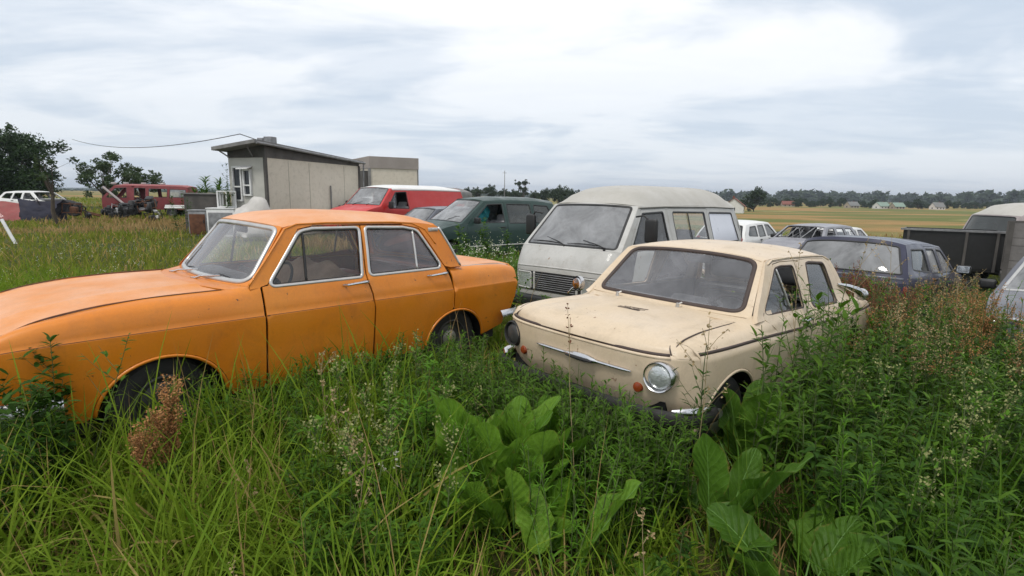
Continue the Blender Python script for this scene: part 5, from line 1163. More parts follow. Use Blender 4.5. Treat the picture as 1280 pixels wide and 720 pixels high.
scrap('bonnet_sheet', 'sheet', 49, 27, .9, 1.2, 'dblue', 'dark slate bonnet leaning upright before the white wreck', 'scrap panel', tilt=(-.35, .1))
scrap('bonnet_sheet', 'sheet', 57, 27.5, -.9, 1.15, 'dblue', 'dark slate panel leaning against the upright bonnet like a tent', 'scrap panel', tilt=(-.4, -.1))
G1 = 'scrap heaped between the wrecks'; rn = random.Random(4)
kinds = [('engine_block', 'engine', 'scrap_dark', 'engine block lying in the low scrap heap between the wrecks', 'engine'), ('old_bumper', 'bumper', 'greymetal', 'bent bumper lying in the low scrap heap between the wrecks', 'bumper'), ('scrap_tyre', 'tyre', 'tyre', 'worn tyre lying in the low scrap heap between the wrecks', 'tyre'), ('axle_frame', 'frame', 'scrap_dark', 'tangled metal frame in the low scrap heap between the wrecks', 'scrap frame'), ('radiator_frame', 'frame', 'greymetal', 'tangled metal frame in the low scrap heap between the wrecks', 'scrap frame'), ('wing_panel', 'sheet', 'pinkgrey', 'pinkish crumpled wing panel in the scrap heap', 'scrap panel')]
for i, px in enumerate([30, 38, 46, 70, 74, 78, 82, 87, 93, 100, 106, 128, 133, 139, 144, 149, 154, 158, 162, 166, 170, 174, 178, 182, 186, 190, 194, 152, 165, 180]):
    k = kinds[[0, 3, 1, 0, 2, 3, 4, 2][i % 8]]
    scrap(k[0], k[1], px+rn.uniform(-1.5, 1.5), 28.5+rn.uniform(-1.2, 1.8), rn.uniform(0, 6), rn.uniform(.85, 1.3)*(.7 if k[1] == 'frame' else 1), rn.choice([k[2], k[2], 'rust', 'scrap_dark', 'white_frame' if k[1] == 'bumper' else k[2]]), k[3], k[4], G1, dz=rn.uniform(.1, .6), tilt=(rn.uniform(-.3, .3), rn.uniform(-.3, .3)))
scrap('old_bumper', 'bumper', 224, 25, .2, 1.0, 'white', 'white bumper propped up left of the grey cabinets', 'bumper', dz=.75)
b = MB(); b.tube([(0, 0, -.2), (-.50, .1, .72)], .045, 8); o = tag(b.build('pale_post', M['white_frame']), 'pale leaning post in the grass at the left edge', 'post'); put(o, 12, 16.5)
# cabinets, frames and a tarpaulin beside the cabin
def cabinet(px, Y, rz, w_, d_, h_, mat, door, label, dz=0., name='cabinet', legs=True):
    r = empty(name, (0, 0, 0), 0, label, 'cabinet'); put(r, px, Y, rz, 1, dz)
    b = MB(); b.box((0, 0, h_/2), (w_, d_, h_), None, 0, .02); b.build('body', M[mat], r, smooth=True)
    b = MB(); b.box((0, -d_/2-.012, h_*.48), (w_*.86, .024, h_*.8), None, 0, .008); dd = b.build('door', M[door], r, smooth=True); b = MB(); b.box((w_*.36, -d_/2-.04, h_*.6), (.03, .03, .14), None, 0, .008); b.build('handle', M['black'], dd)
    b = MB(); b.box((0, 0, h_+.022), (w_+.04, d_+.04, .04), None, 0, .012); b.build('top', M[mat], r, smooth=True); return r
cabinet(246, 20.3, .15, .62, .55, .92, 'greymetal', 'rust', 'grey cabinet with a rusty brown door standing left of the chest'); cabinet(276, 20.0, .1, .95, .6, .98, 'white_frame', 'greymetal', 'pale grey chest standing beside the cabin')
wf = empty('window_frame_stack', (0, 0, 0), 0, 'white window frames stacked upright on the pale chest', 'window frame'); put(wf, 281, 20.1, .1, 1, 1.03)
for i in range(3):
    b = MB(); w_, h_ = .62-.12*i, .60
    for s in (1, -1): b.box((s*w_/2, .07*i, h_/2), (.05, .05, h_)); b.box((0, .07*i, h_/2+s*(h_/2-.025)), (w_-.05, .05, .05))
    b.box((0, .07*i, h_/2), (.045, .05, h_-.1)); b.build('frame', M['white_frame'], wf)
r = empty('storage_box', (0, 0, 0), 0, 'long dark timber storage box behind the cabinets', 'box'); put(r, 257, 23.5, .1, 1)
b = MB(); b.box((0, 0, .75), (1.5, .9, 1.5)); b.build('body', M['cabin_dark'], r); b = MB(); b.box((0, 0, 1.53), (1.62, 1.0, .05)); b.build('lid', M['fascia'], r)
bm = bmesh.new(); bmesh.ops.create_icosphere(bm, subdivisions=4, radius=1)
for v in bm.verts:
    k = 1+.28*mnoise.noise(v.co*1.5+Vector((3, 1, 0)))+.10*mnoise.noise(v.co*4.5)+.03*mnoise.noise(v.co*11); z = max(v.co.z, -.12)
    v.co = Vector((v.co.x*.62*k, v.co.y*.5*k, z*.95*k))
me = bpy.data.meshes.new('tarpaulin_heap'); bm.to_mesh(me); bm.free(); me.materials.append(plain('pale_tarpaulin', (.47, .45, .42), .6, 0, .15, 3, .3, 12)); me.polygons.foreach_set('use_smooth', np.full(len(me.polygons), True))
o = link(bpy.data.objects.new('tarpaulin_heap', me)); put(o, 316, 18.4, .3, 1.1, .3); tag(o, 'pale crumpled tarpaulin heap in front of the cabin', 'tarpaulin')

# ---------------------------------------------------------------- black trailer, old van and planked trailer at the right
M['plank'] = plain('grey_weathered_planks', (.16, .15, .145), .85, 0, .4, 2.5, .5, 18)
tr = empty('flatbed_trailer', (11.25, 14.1, -.70), R(-36), 'black high sided trailer with a grey top rail behind the navy estate', 'trailer'); tr.scale = (.80, 1, 1)
b = MB(); b.box((0, 0, 1.10), (2.55, .05, .92)); b.box((0, 2.0, 1.10), (2.55, .05, .92)); b.box((-1.27, 1.0, 1.10), (.05, 1.95, .92)); b.box((1.27, 1.0, 1.10), (.05, 1.95, .92)); b.build('side_board', M['black'], tr)
b = MB(); b.box((0, 1.0, .62), (2.6, 2.05, .08)); b.box((0, 1.0, .5), (2.2, .2, .18)); b.build('bed', M['dark'], tr); b = MB(); b.box((0, -.02, 1.585), (2.75, .11, .05)); b.build('top_rail', M['greymetal'], tr)
for x in (-1.15, .35, 1.1): b = MB(); b.box((x, -.045, 1.08), (.07, .05, .98)); b.build('post', M['cabin_dark'], tr)
for x in (-.5, .5): make_wheel(tr, x, .15, .36, .2, hubcap=False); make_wheel(tr, x, 1.85, .36, .2, hubcap=False)
r_, s_, f_ = build_vehicle(dict(name='panel_van', pos=(15.45, 15.6), yaw=182, z=-.75, cat='van', label='old pinkish grey van with a rounded roof behind the planked trailer', paint='pinkgrey', sill=.4, res=.14, prof=[(.3, .88), (.9, .93), (1.3, .92), (1.9, .83), (2.1, .76), (2.3, .7)],
    taper=(.08, .03, 1.4, -2), axles=(1.5, -1.6), arch=.38, arch_h=.42, wheel=.33,
    segs=[('front_panel', None, [(2.25, .45, 2.4, .45), (2.25, 1.2, 2.4, 1.22)], (4, 3)), ('windscreen', None, [(2.25, 1.2, 2.4, 1.22), (1.95, 2.0, 2.08, 2.02)], 3, dict(u=(.06, .95), v=(.92, .9), r=.08, glass='glass_dark')),
          ('roof', 'vanroof', [(1.95, 2.0, 2.08, 2.02), (1.7, 2.10, 1.8, 2.28), (.8, 2.12, .8, 2.37), (-2.2, 2.12, -2.2, 2.36), (-2.5, 2.0, -2.55, 2.2)], (3.5, 3)), ('rear_panel', None, [(-2.5, 2.0, -2.55, 2.2), (-2.6, .45, -2.65, .45)], (5, 3))],
    wins=[(rounded([(2.05, 1.3), (1.85, 1.74), (1.05, 1.76), (1.02, 1.3)], .05), 'glass_dark')], cabin=(-2.4, 2.1, .6, 1.15, 'dark'), bumpers=[(2.36, .5, .85, .18, 'black')]))
pt = empty('planked_trailer', (11.35, 11.36, -.66), R(-40), 'tall trailer with grey weathered plank sides at the right edge', 'trailer')
for i in range(7):
    b = MB(); b.box((.75, 0, .78+.165*i), (3.2, .035, .152+.006*(i % 2)), Matrix.Rotation(.006*((i*7) % 3-1), 4, 'Y')); b.build('side_plank', M['plank'], pt)
b = MB(); b.box((.75, 1.45, 1.28), (3.2, .04, 1.15)); b.box((2.33, .72, 1.28), (.04, 1.40, 1.15)); b.box((.75, .72, .62), (3.2, 1.45, .1)); b.build('trailer_body', M['cabin_dark'], pt)
for x in (-.82, .3, 1.4, 2.3): b = MB(); b.box((x, -.05, 1.18), (.09, .06, 1.38)); b.build('post', M['cabin_dark'], pt)
for x in (.3, 1.3): make_wheel(pt, x, .15, .38, .22, hubcap=False); make_wheel(pt, x, 1.35, .38, .22, hubcap=False)
# pole in the field far behind the vans and a grey box lorry beyond the red van
b = MB(); b.tube([(0, 0, -.2), (0, 0, 8.5)], [.12, .07], 7); b.tube([(-.6, 0, 7.9), (.6, 0, 7.9)], .05, 6); o = tag(b.build('utility_pole', M['fascia']), 'thin pole standing far beyond the green people carrier roof', 'pole'); put(o, 629, 150, .4)
r_, s_, f_ = build_vehicle(dict(name='box_lorry', pos=(-4.35, 34.5), yaw=260, z=-.2, cat='lorry', label='grey lorry with an arched roof behind the red van', paint='fascia', sill=.6, res=.2, prof=[(.5, 1.1), (1.8, 1.15), (2.1, 1.05), (2.4, .9)], taper=(.05, .03, 2, -2), axles=(2.0, -2.0), arch=.45, arch_h=.5, wheel=.42,
    segs=[('front_panel', None, [(2.9, .6, 3.0, .6), (2.8, 1.35, 2.9, 1.35)], (5, 3)), ('windscreen', None, [(2.8, 1.35, 2.9, 1.35), (2.65, 1.95, 2.75, 1.97)], 3, dict(u=(.06, .95), v=(.92, .9), r=.08, glass='glass_dark')), ('roof', None, [(2.65, 1.95, 2.75, 1.97), (2.3, 1.98, 2.3, 2.25), (-2.6, 1.98, -2.6, 2.25), (-2.9, 1.9, -2.95, 2.1)], (2.4, 2)), ('rear_panel', None, [(-2.9, 1.9, -2.95, 2.1), (-3, .6, -3.05, .6)], (5, 3))]))
# ---------------------------------------------------------------- grass, weeds and leaves
GR = np.random.default_rng(2024)
M['grass'] = leafmat('green_grass', ((.058, .145, .007), (.185, .285, .022), (.215, .275, .026)), .7, .4, 2., dry=(.36, .28, .10), dry_amt=.05, spec=.12)
M['grass_mid'] = leafmat('meadow_grass', ((.115, .175, .014), (.250, .255, .045), (.190, .220, .028)), .75, .4, .6, dry=(.40, .28, .10), dry_amt=.14, spec=.08)
M['straw'] = leafmat('dry_straw_grass', ((.30, .20, .075), (.40, .28, .12), (.33, .21, .09)), .7, .3, 1., spec=.2)
M['weed'] = leafmat('weed_leaf', ((.034, .098, .006), (.105, .195, .016), (.065, .140, .010)), .6, .35, 3., spec=.15)
M['weed_bright'] = leafmat('bright_weed_leaf', ((.065, .175, .010), (.135, .275, .024), (.095, .220, .016)), .6, .4, 3., spec=.15)
M['weed_dark'] = leafmat('dark_weed_leaf', ((.022, .066, .006), (.052, .120, .012), (.036, .088, .009)), .6, .3, 3., spec=.15)
M['dock'] = leafmat('broad_leaf', ((.065, .155, .012), (.130, .260, .028), (.095, .205, .020)), .6, .42, 7., spec=.12)
M['rib'] = plain('pale_leaf_rib', (.115, .235, .045), .6, 0, .2, 10)
M['stem'] = plain('green_stem', (.085, .12, .035), .7, 0, .35, 12)
M['stem_dry'] = plain('dry_tan_stem', (.30, .23, .12), .8, 0, .3, 12)
M['seed_rust'] = leafmat('rusty_seed_head', ((.28, .13, .05), (.46, .26, .11), (.38, .18, .075)), .8, .2, 5., spec=.1)
M['seed_red'] = leafmat('red_brown_seed_head', ((.13, .045, .030), (.26, .10, .06), (.19, .07, .045)), .8, .2, 5., spec=.1)
M['seed_tan'] = leafmat('tan_seed_head', ((.30, .22, .11), (.44, .35, .20), (.38, .28, .15)), .8, .2, 5., spec=.1)
M['seed_pale'] = leafmat('pale_green_bud', ((.20, .23, .08), (.36, .36, .16), (.27, .28, .11)), .8, .25, 5., spec=.1)
M['flower_white'] = leafmat('small_white_flower', ((.55, .55, .45), (.70, .68, .55), (.60, .60, .50)), .7, .3, 5.)

def strips(P, head, elev, bend, length, width, prof, seg, twist=None, rng=GR):
    """N curved ribbons: base points P, compass heading, starting elevation, bend (radians over the length)"""
    n = len(P); t = np.linspace(0, 1, seg+1); el = elev[:, None]-bend[:, None]*(t[None]**1.3)
    dl = length[:, None]/seg; hx, hy = np.cos(head), np.sin(head)
    ce, se = np.cos(el), np.sin(el)
    h_ = np.concatenate([np.zeros((n, 1)), np.cumsum((ce[:, 1:]+ce[:, :-1])/2*dl, 1)], 1); z = np.concatenate([np.zeros((n, 1)), np.cumsum((se[:, 1:]+se[:, :-1])/2*dl, 1)], 1)
    C = np.stack([P[:, 0, None]+hx[:, None]*h_, P[:, 1, None]+hy[:, None]*h_, P[:, 2, None]+z], -1)
    sx, sy = -hy, hx
    tw = np.zeros(n) if twist is None else twist
    # side vector: horizontal perpendicular, rolled a little about the ribbon
    nx = np.stack([-se*hx[:, None], -se*hy[:, None], ce], -1)
    sd = np.stack([sx[:, None]+0*ce, sy[:, None]+0*ce, 0*ce], -1)*np.cos(tw)[:, None, None]+nx*np.sin(tw)[:, None, None]
    w_ = width[:, None]*np.asarray(prof)[None]/2
    V = np.stack([C-sd*w_[..., None], C+sd*w_[..., None]], 2)      # n, seg+1, 2, 3
    b = np.arange(n)[:, None]*((seg+1)*2)+np.arange(seg)[None]*2
    Q = np.stack([b, b+1, b+3, b+2], -1).reshape(-1, 4)
    return V.reshape(-1, 3), Q, C
FOOT = [(-1.881, 4.621, 227.488, 2.0, .70), (1.6576, 4.4708, 222.847, 1.70, .66), (1.918, 8.483, 228.27, 2.2, .78), (-.907, 14.942, 218.3, 2.25, .84), (6.03, 8.89, 43.3, 2.15, .76), (7.08, 6.68, 224.2, 1.95, .76), (-4.368, 19.849, 236, 2.7, .9), (9.4, 17.4, 218, 1.9, .75), (8.08, 19.3, 47.9, 2, .75), (-2.5, 17.6, 226, 1.9, .72), (9.9, 14, 0, 1.3, 1.0), (12.3, 12.8, 0, 1.7, 1.), (14.6, 15.6, 0, 2.6, .9)]
def free(x, y, grow=0.):
    k = np.ones(len(x), bool)
    for cx, cy, yaw, hl, hw in FOOT:
        c, s = math.cos(R(yaw)), math.sin(R(yaw)); u = (x-cx)*c+(y-cy)*s; v = -(x-cx)*s+(y-cy)*c; k &= ~((np.abs(u) < hl+grow) & (np.abs(v) < hw+grow))
    return k
CLEAR = [(.03, 2.45, .40, .50), (.02, 1.95, .30, .35), (.96, 2.30, .24, .30), (1.38, 2.9, .25, .25), (1.13, 1.92, .33, .26), (.17, 1.93, .25, .25)]
def open_spot(x, y):
    '''the big leaved plants shade out what grows under and just before them'''
    k = np.ones(len(x), bool)
    for cx, cy, rx, ry in CLEAR: k &= ((x-cx)/rx)**2+((y-cy)/ry)**2 > 1
    return k
def scatter(n, y0, y1, wide=1.12, pad=.8, power=1., rng=GR, xr=None):
    """random ground points in the wedge in front of the camera, nearer ones denser"""
    y = (y0**power+(y1**power-y0**power)*rng.random(n))**(1/power); x = (rng.random(n)*2-1)*(y*wide+pad)
    if xr is not None: x = xr[0](y)+(xr[1](y)-xr[0](y))*rng.random(n)
    return x, y
def clumpf(x, y, s, seed=0):
    return np.array([mnoise.noise(Vector((a*s+seed, b*s-seed, seed*.7))) for a, b in zip(x, y)])
blade_prof = [.55, 1., .85, .55, .05]
def grass_patch(name, x, y, hmean, hvar, wid, mat, label, seg=4, lean=.5, bendm=1.0, rng=GR):
    n = len(x); z = gz(x, y)-.02; P = np.c_[x, y, z]
    head = rng.uniform(0, 2*math.pi, n); L = hmean*(1+hvar*rng.normal(size=n)).clip(.35, 2.0)
    V, Q, _ = strips(P, head, math.pi/2-np.abs(rng.normal(size=n))*lean*.6, np.abs(rng.normal(size=n))*bendm*.8+.15, L, wid*(.6+.8*rng.random(n)), np.interp(np.linspace(0, 1, seg+1), np.linspace(0, 1, 5), blade_prof), seg, rng.normal(size=n)*.5)
    o = mesh_np(name, V, quads=Q, mats=M[mat], smooth=True); return tag(o, label, 'grass', kind='stuff')
# near grass: y 0.8 .. 9
def hgt(x, y):
    h = .42+.07*np.sin(x*2.1+1.3*y)+.05*np.sin(5*x-2.3*y)
    h = np.where((x < -.9) & (y > 2.6), h*.98, h)
    h = np.where((x > -.5) & (x < .9) & (y > 3.4), h*.62, h)        # trodden gap between the two cars
    return h
x, y = scatter(160000, .5, 9.5, power=1.0, pad=2.2); k = free(x, y) & (open_spot(x, y) | (GR.random(len(x)) < .12)); cl = clumpf(x, y, 1.6, 3.); k &= (GR.random(len(x)) < np.clip(.55+1.1*cl, .08, 1)); x, y = x[k], y[k]
right = x > (.50*y-.1)
grass_patch('grass', x[~right], y[~right], hgt(x[~right], y[~right]),   .24, .0098, 'grass', 'long green grass in the foreground', lean=.8, bendm=1.5)
xr_, yr_ = x[right][::2], y[right][::2]; grass_patch('grass', xr_, yr_, .48+0*xr_, .3, .008, 'weed', 'dark grass under the weeds at the right')
x, y = scatter(22000, 1.0, 4.2, pad=1.8); k = free(x, y, .05) & (x < -.1*y) & (GR.random(len(x)) < np.clip(.3+1.5*clumpf(x, y, 2.3, 9.), 0, 1)); grass_patch('grass', x[k], y[k], .62+0*x[k], .28, .011, 'grass', 'taller tufts of grass in the left foreground', lean=.9, bendm=1.6)
x, y = scatter(700, 1.2, 7.); k = free(x, y) & (x < .35*y); grass_patch('grass', x[k], y[k], .55+0*x[k], .3, .005, 'straw', 'dry straw coloured grass stems in the foreground', lean=.5, bendm=.7)
x, y = scatter(26000, .9, 8.); k = free(x, y); grass_patch('thatch', x[k], y[k], .20+0*x[k], .35, .008, 'straw', 'dead straw thatch low between the grass', seg=3, lean=2.2, bendm=.6)
# meadow between the cars and the wrecks
x, y = scatter(110000, 8., 42., power=1.15, wide=1.2); k = free(x, y, .05); cl = clumpf(x, y, .22, 5.); k &= (GR.random(len(x)) < np.clip(.75+.9*cl, .15, 1)) & ~((x > -11) & (x < -6.8) & (y > 20) & (y < 26.2)); x, y, cl = x[k], y[k], cl[k]
tan = (clumpf(x, y, .16, 11.) > .30) | ((np.abs(y-27) < 2.4) & (np.abs(x+17.5) < 4.5) & (GR.random(len(x)) < .45))
mh = .22+.08*cl; grass_patch('meadow_grass', x[~tan], y[~tan], mh[~tan], .35, .0016*y[~tan]+.006, 'grass_mid', 'yellow green meadow grass', seg=2, lean=.6)
grass_patch('meadow_grass', x[tan], y[tan], mh[tan]*1.5, .3, .0013*y[tan]+.005, 'straw', 'tan seeding grass in the meadow', seg=2, lean=.5)
x, y = scatter(26000, 40., 120., power=1.2, wide=1.15); k = (x > -75) & (x < -.1*y); grass_patch('meadow_grass', x[k], y[k], .34+0*x[k], .4, .0016*y[k]+.02, 'grass_mid', 'grass of the far field', seg=2)

def dock_mat(name, c0, c1, vein):
    t = NT(name); at = t.n('ShaderNodeAttribute', attribute_name='leafuv'); sp = t.n('ShaderNodeSeparateXYZ'); t.l(at.outputs['Vector'], sp.inputs[0])
    def m(op, a, b=None):
        n = t.n('ShaderNodeMath', operation=op)
        for i, v in enumerate((a, b)):
            if v is not None:
                if hasattr(v, 'is_output'): t.l(v, n.inputs[i])
                else: n.inputs[i].default_value = v
        return n.outputs[0]
    ac = m('ABSOLUTE', sp.outputs[1]); warp = m('MULTIPLY', m('SUBTRACT', t.noise(14, 3, .6), .5), .7)
    ph = m('ADD', m('SUBTRACT', m('MULTIPLY', sp.outputs[0], 8.5), m('MULTIPLY', m('POWER', ac, .8), 2.6)), warp); fr = m('ABSOLUTE', m('SUBTRACT', m('FRACT', ph), .5))
    line = t.ramp(fr, .455, .50, 0, .55); net = t.ramp(t.noise(60, 3, .6), .45, .62, 0, .35)
    g = t.n('ShaderNodeNewGeometry'); c = t.mix(g.outputs['Random Per Island'], c0, c1); c = t.mix(net, c, tuple(x*.72 for x in c0)); c = t.mix(line, c, vein)
    edge = t.ramp(m('ADD', ac, m('MULTIPLY', t.noise(22, 4, .7), .5)), 1.18, 1.30, 0, .7); c = t.mix(edge, c, (.20, .17, .04)); sp_ = t.ramp(t.noise(30, 4, .6), .70, .74, 0, .8); c = t.mix(sp_, c, (.13, .075, .025))
    nb = t.bump(m('ADD', fr, m('MULTIPLY', t.noise(45, 3, .6), -.5)), .55, .012)
    b = t.bsdf(c, .5, spec=.22, normal=nb); tl = t.n('ShaderNodeBsdfTranslucent'); t.l(c, tl.inputs[0]); t.l(nb, tl.inputs['Normal']); mx = t.n('ShaderNodeMixShader'); mx.inputs[0].default_value = .38; t.l(b, mx.inputs[1]); t.l(tl.outputs[0], mx.inputs[2]); return t.done(mx.outputs[0])
M['dock'] = dock_mat('broad_leaf', (.090, .200, .014), (.185, .340, .036), (.24, .40, .10)); M['burdock'] = dock_mat('dark_broad_leaf', (.055, .135, .011), (.110, .225, .026), (.16, .29, .07))
class Plant:
    def __init__(s): s.V = []; s.Q = []; s.I = []; s.n = 0; s.A = []
    def add(s, V, Q, m, A=None): s.A.append(np.zeros((len(V), 2)) if A is None else A); s.V.append(V); s.Q.append(Q+s.n); s.I.append(np.full(len(Q), m)); s.n += len(V)
    def tube(s, C, r0, r1, m, k=4):
        C = np.asarray(C, float); n = len(C); T = np.gradient(C, axis=0); T /= np.linalg.norm(T, axis=1)[:, None]+1e-9
        a = np.cross(T, [.31, .95, .05]); a /= np.linalg.norm(a, axis=1)[:, None]+1e-9; b = np.cross(T, a); r_ = np.linspace(r0, r1, n)[:, None]
        V = np.stack([C+r_*(a*math.cos(q)+b*math.sin(q)) for q in np.arange(k)/k*2*math.pi], 1).reshape(-1, 3); i = np.arange(n-1)[:, None]*k; j = np.arange(k)[None]
        s.add(V, np.stack([i+j, i+(j+1) % k, i+k+(j+1) % k, i+k+j], -1).reshape(-1, 4), m)
    def build(s, name, mats, label=None, cat='plant', group=None, parent=None, kind=None):
        o = mesh_np(name, np.concatenate(s.V), quads=np.concatenate(s.Q), mats=[M[m] for m in mats], mat_idx=np.concatenate(s.I), parent=parent)
        if any(a.any() for a in s.A): at = o.data.attributes.new('leafuv', 'FLOAT_VECTOR', 'POINT'); A_ = np.concatenate(s.A); at.data.foreach_set('vector', np.c_[A_, np.zeros(len(A_))].astype(np.float32).ravel())
        return tag(o, label, cat if parent is None else None, group, kind)
narrow = [.35, 1., .95, .6, .05]; lance = [.25, .9, 1., .62, .04]
def stalk(pl, base, h, rng, lean=.12, n=40, ll=.09, lw=.014, m=(0, 1), start=.12, elev=(.9, .1), branches=0, r=.0045, whorl=False, top_small=True):
    """one upright stem with leaves all round it; leaves get smaller and steeper to the tip"""
    d = rng.normal(size=2)*lean; t = np.linspace(0, 1, 8)[:, None]
    C = np.array(base)+np.c_[t*d[0]*h+.02*np.sin(5*t+rng.uniform(0, 6))*h*.5, t*d[1]*h, t*h]
    pl.tube(C, r, r*.4, m[1])
    k = start+(1-start)*rng.random(n)**.85; k.sort(); P = np.array([np.interp(k, t[:, 0], C[:, i]) for i in range(3)]).T
    sz = (1-.55*k if top_small else np.ones(n))*(.75+.5*rng.random(n))
    V, Q, _ = strips(P, (np.arange(n)*2.4+rng.normal(size=n)*.3), elev[1]+(elev[0]-elev[1])*k+rng.normal(size=n)*.2, .7+.5*rng.random(n), ll*sz, lw*sz, narrow if lw < .02 else lance, 4, rng.normal(size=n)*.3); pl.add(V, Q, m[0])
    for _ in range(branches):
        k0 = rng.uniform(.45, .9); p = np.array([np.interp(k0, t[:, 0], C[:, i]) for i in range(3)]); a = rng.uniform(0, 6.3); L = h*.22*rng.uniform(.6, 1.2); e = p+np.array([math.cos(a)*L*.6, math.sin(a)*L*.6, L*.75]); pl.tube([p, (p+e)/2+[0, 0, -.01], e], r*.5, r*.2, m[1], 3)
        nb = 6; kb = rng.random(nb)[:, None]; V, Q, _ = strips(p+(e-p)*kb, rng.uniform(0, 6.3, nb), rng.uniform(.2, 1, nb), np.full(nb, .6), ll*.55*(.6+.6*rng.random(nb)), lw*.7*np.ones(nb), narrow, 4); pl.add(V, Q, m[0])
    return C
def seeds(pl, pts, n, spread, size, rng, m):
    pts = np.asarray(pts); k = rng.random(n)*(len(pts)-1); i = k.astype(int); f = (k-i)[:, None]; P = pts[i]*(1-f)+pts[np.minimum(i+1, len(pts)-1)]*f+rng.normal(size=(n, 3))*spread
    V, Q, _ = strips(P, rng.uniform(0, 6.3, n), rng.uniform(-.6, 1.2, n), np.zeros(n), size*(.6+.8*rng.random(n)), size*.8*np.ones(n), [.6, 1, .4], 2, rng.normal(size=n)); pl.add(V, Q, m)
def sorrel(pl, base, h, rng, m=(0, 1, 2), nb=7, dens_=60, lean=.12):
    """dock gone to seed: stem, a few leaves low down, rusty panicle above"""
    C = stalk(pl, base, h, rng, lean, 7, .14, .022, (m[0], m[1]), .05, (.9, .5), r=.004)
    seeds(pl, C[4:], dens_, .010, .011, rng, m[2])
    for _ in range(nb):
        k0 = rng.uniform(.5, .85)*7; i = int(k0); p = C[i]+(C[min(i+1, 7)]-C[i])*(k0-i); a = rng.uniform(0, 6.3); L = h*.26*rng.uniform(.5, 1.1); e = p+np.array([math.cos(a)*L*.38, math.sin(a)*L*.38, L*.9]); pl.tube([p, (p+e)/2, e], .0025, .001, m[1], 3); seeds(pl, [p*.75+e*.25, (p+e)/2, e], dens_//2, .009, .010, rng, m[2])
def broad_leaf(pl, base, head, elev, bend, L, W, rng, wave=.38, m=(0, 1), petiole=.36, tipround=True):
    """big leaf: stalk, folded blade with wavy margin, pale midrib"""
    seg = 22; t = np.r_[np.linspace(0, petiole, 4)[:-1], petiole+(1-petiole)*(1-np.cos(np.linspace(0, math.pi, seg-2)))/2]; el = elev-bend*t**1.4; dl = np.diff(t)*L; hx, hy = math.cos(head), math.sin(head)
    hh = np.r_[0, np.cumsum(np.cos((el[1:]+el[:-1])/2)*dl)]; zz = np.r_[0, np.cumsum(np.sin((el[1:]+el[:-1])/2)*dl)]
    roll = rng.normal()*.35; C = np.c_[base[0]+hx*hh, base[1]+hy*hh, base[2]+zz]; N0 = np.c_[-np.sin(el)*hx, -np.sin(el)*hy, np.cos(el)]; S0 = np.tile(np.array([-hy, hx, 0.]), (seg+1, 1)); S_ = S0*math.cos(roll)+N0*math.sin(roll); N_ = N0*math.cos(roll)-S0*math.sin(roll)
    u = np.clip((t-petiole)/(1-petiole), 0, 1); w_ = W/2*np.clip(1-np.abs(2*u-1)**2.2, 0, 1)**.55*(1.10-.24*u)+.003
    ph = rng.uniform(0, 6.3); rows = []; attr = []; cup = rng.uniform(.12, .42); k1, k2 = rng.uniform(8, 13), rng.uniform(17, 25)
    for c in np.linspace(-1, 1, 13):
        rip = wave*W/2*abs(c)**2*np.sin(math.pi*u)**.7*(.6*np.sin(u*k1+ph+(2 if c > 0 else 0))+.4*np.sin(u*k2+2*ph+(1 if c > 0 else 0))); nick = 1+.05*abs(c)*np.sin(u*31+ph*3+(4 if c > 0 else 0))
        rows.append(C+S_*(w_*c*nick)[:, None]*(1-.05*abs(c))+N_*(abs(c)*cup*w_+rip)[:, None]); attr.append(np.c_[u+.05, np.full(seg+1, c+1e-3)])
    V = np.stack(rows, 1).reshape(-1, 3); i = np.arange(seg)[:, None]*13; j = np.arange(12)[None]; pl.add(V, np.stack([i+j, i+j+1, i+13+j+1, i+13+j], -1).reshape(-1, 4), m[0], np.stack(attr, 1).reshape(-1, 2))
    rw = np.interp(t, [0, petiole, 1], [.011, .008, .0015])*(L/.5); Vr = np.stack([C-S_*rw[:, None]/2+N_*.0015, C+N_*(rw[:, None]*.35+.0015), C+S_*rw[:, None]/2+N_*.0015, C-N_*rw[:, None]*.5], 1).reshape(-1, 3); i = np.arange(seg)[:, None]*4; j = np.arange(4)[None]; pl.add(Vr, np.stack([i+j, i+(j+1) % 4, i+4+(j+1) % 4, i+4+j], -1).reshape(-1, 4), m[1])
def gp(px, Y):
    r_ = ray(px, 360); x = r_[0]/r_[1]*Y; return np.array([x, Y, float(gz(x, Y))-.01])
# ---- the broad leaved clump in the middle and the other big leaves
def dock_plant(px, Y, n, hmin, hmax, label, seed, W=.15, spread=.9, L0=None, mats=('dock', 'rib'), heads=None):
    rng = np.random.default_rng(seed); pl = Plant(); b = gp(px, Y)
    for i in range(n):
        a = (heads[i % len(heads)] if heads else i*2.4)+rng.normal()*.35; L = rng.uniform(hmin, hmax); el = rng.uniform(1.05, 1.48) if i < n*.72 else rng.uniform(.45, 1.0)
        o = b+np.array([math.cos(a)*.03, math.sin(a)*.03, 0]); broad_leaf(pl, o, a, el*(1 if spread < 1 else .8), rng.uniform(.15, .8)*spread, L, W*rng.uniform(.8, 1.2)*L/.5, rng)
    return pl.build('broad_leaved_plant', mats, label)
dock_plant(600, 2.6, 17, .50, .76, 'tall broad leaved plant at the back left of the middle clump', 1, .15, .25)
dock_plant(634, 2.5, 17, .44, .68, 'broad leaved plant in the centre of the middle clump', 2, .155, .3)
dock_plant(672, 2.62, 17, .44, .68, 'broad leaved plant at the right of the middle clump, below the beige bumper', 3, .145, .3)
dock_plant(650, 2.3, 13, .38, .55, 'broad leaved plant at the front of the middle clump', 4, .16, .5)
dock_plant(600, 2.3, 9, .38, .55, 'broad leaved plant at the front left of the middle clump', 5, .15, .4)
dock_plant(695, 2.85, 9, .40, .58, 'smaller broad leaved plant just behind the middle clump', 6, .14, .5)
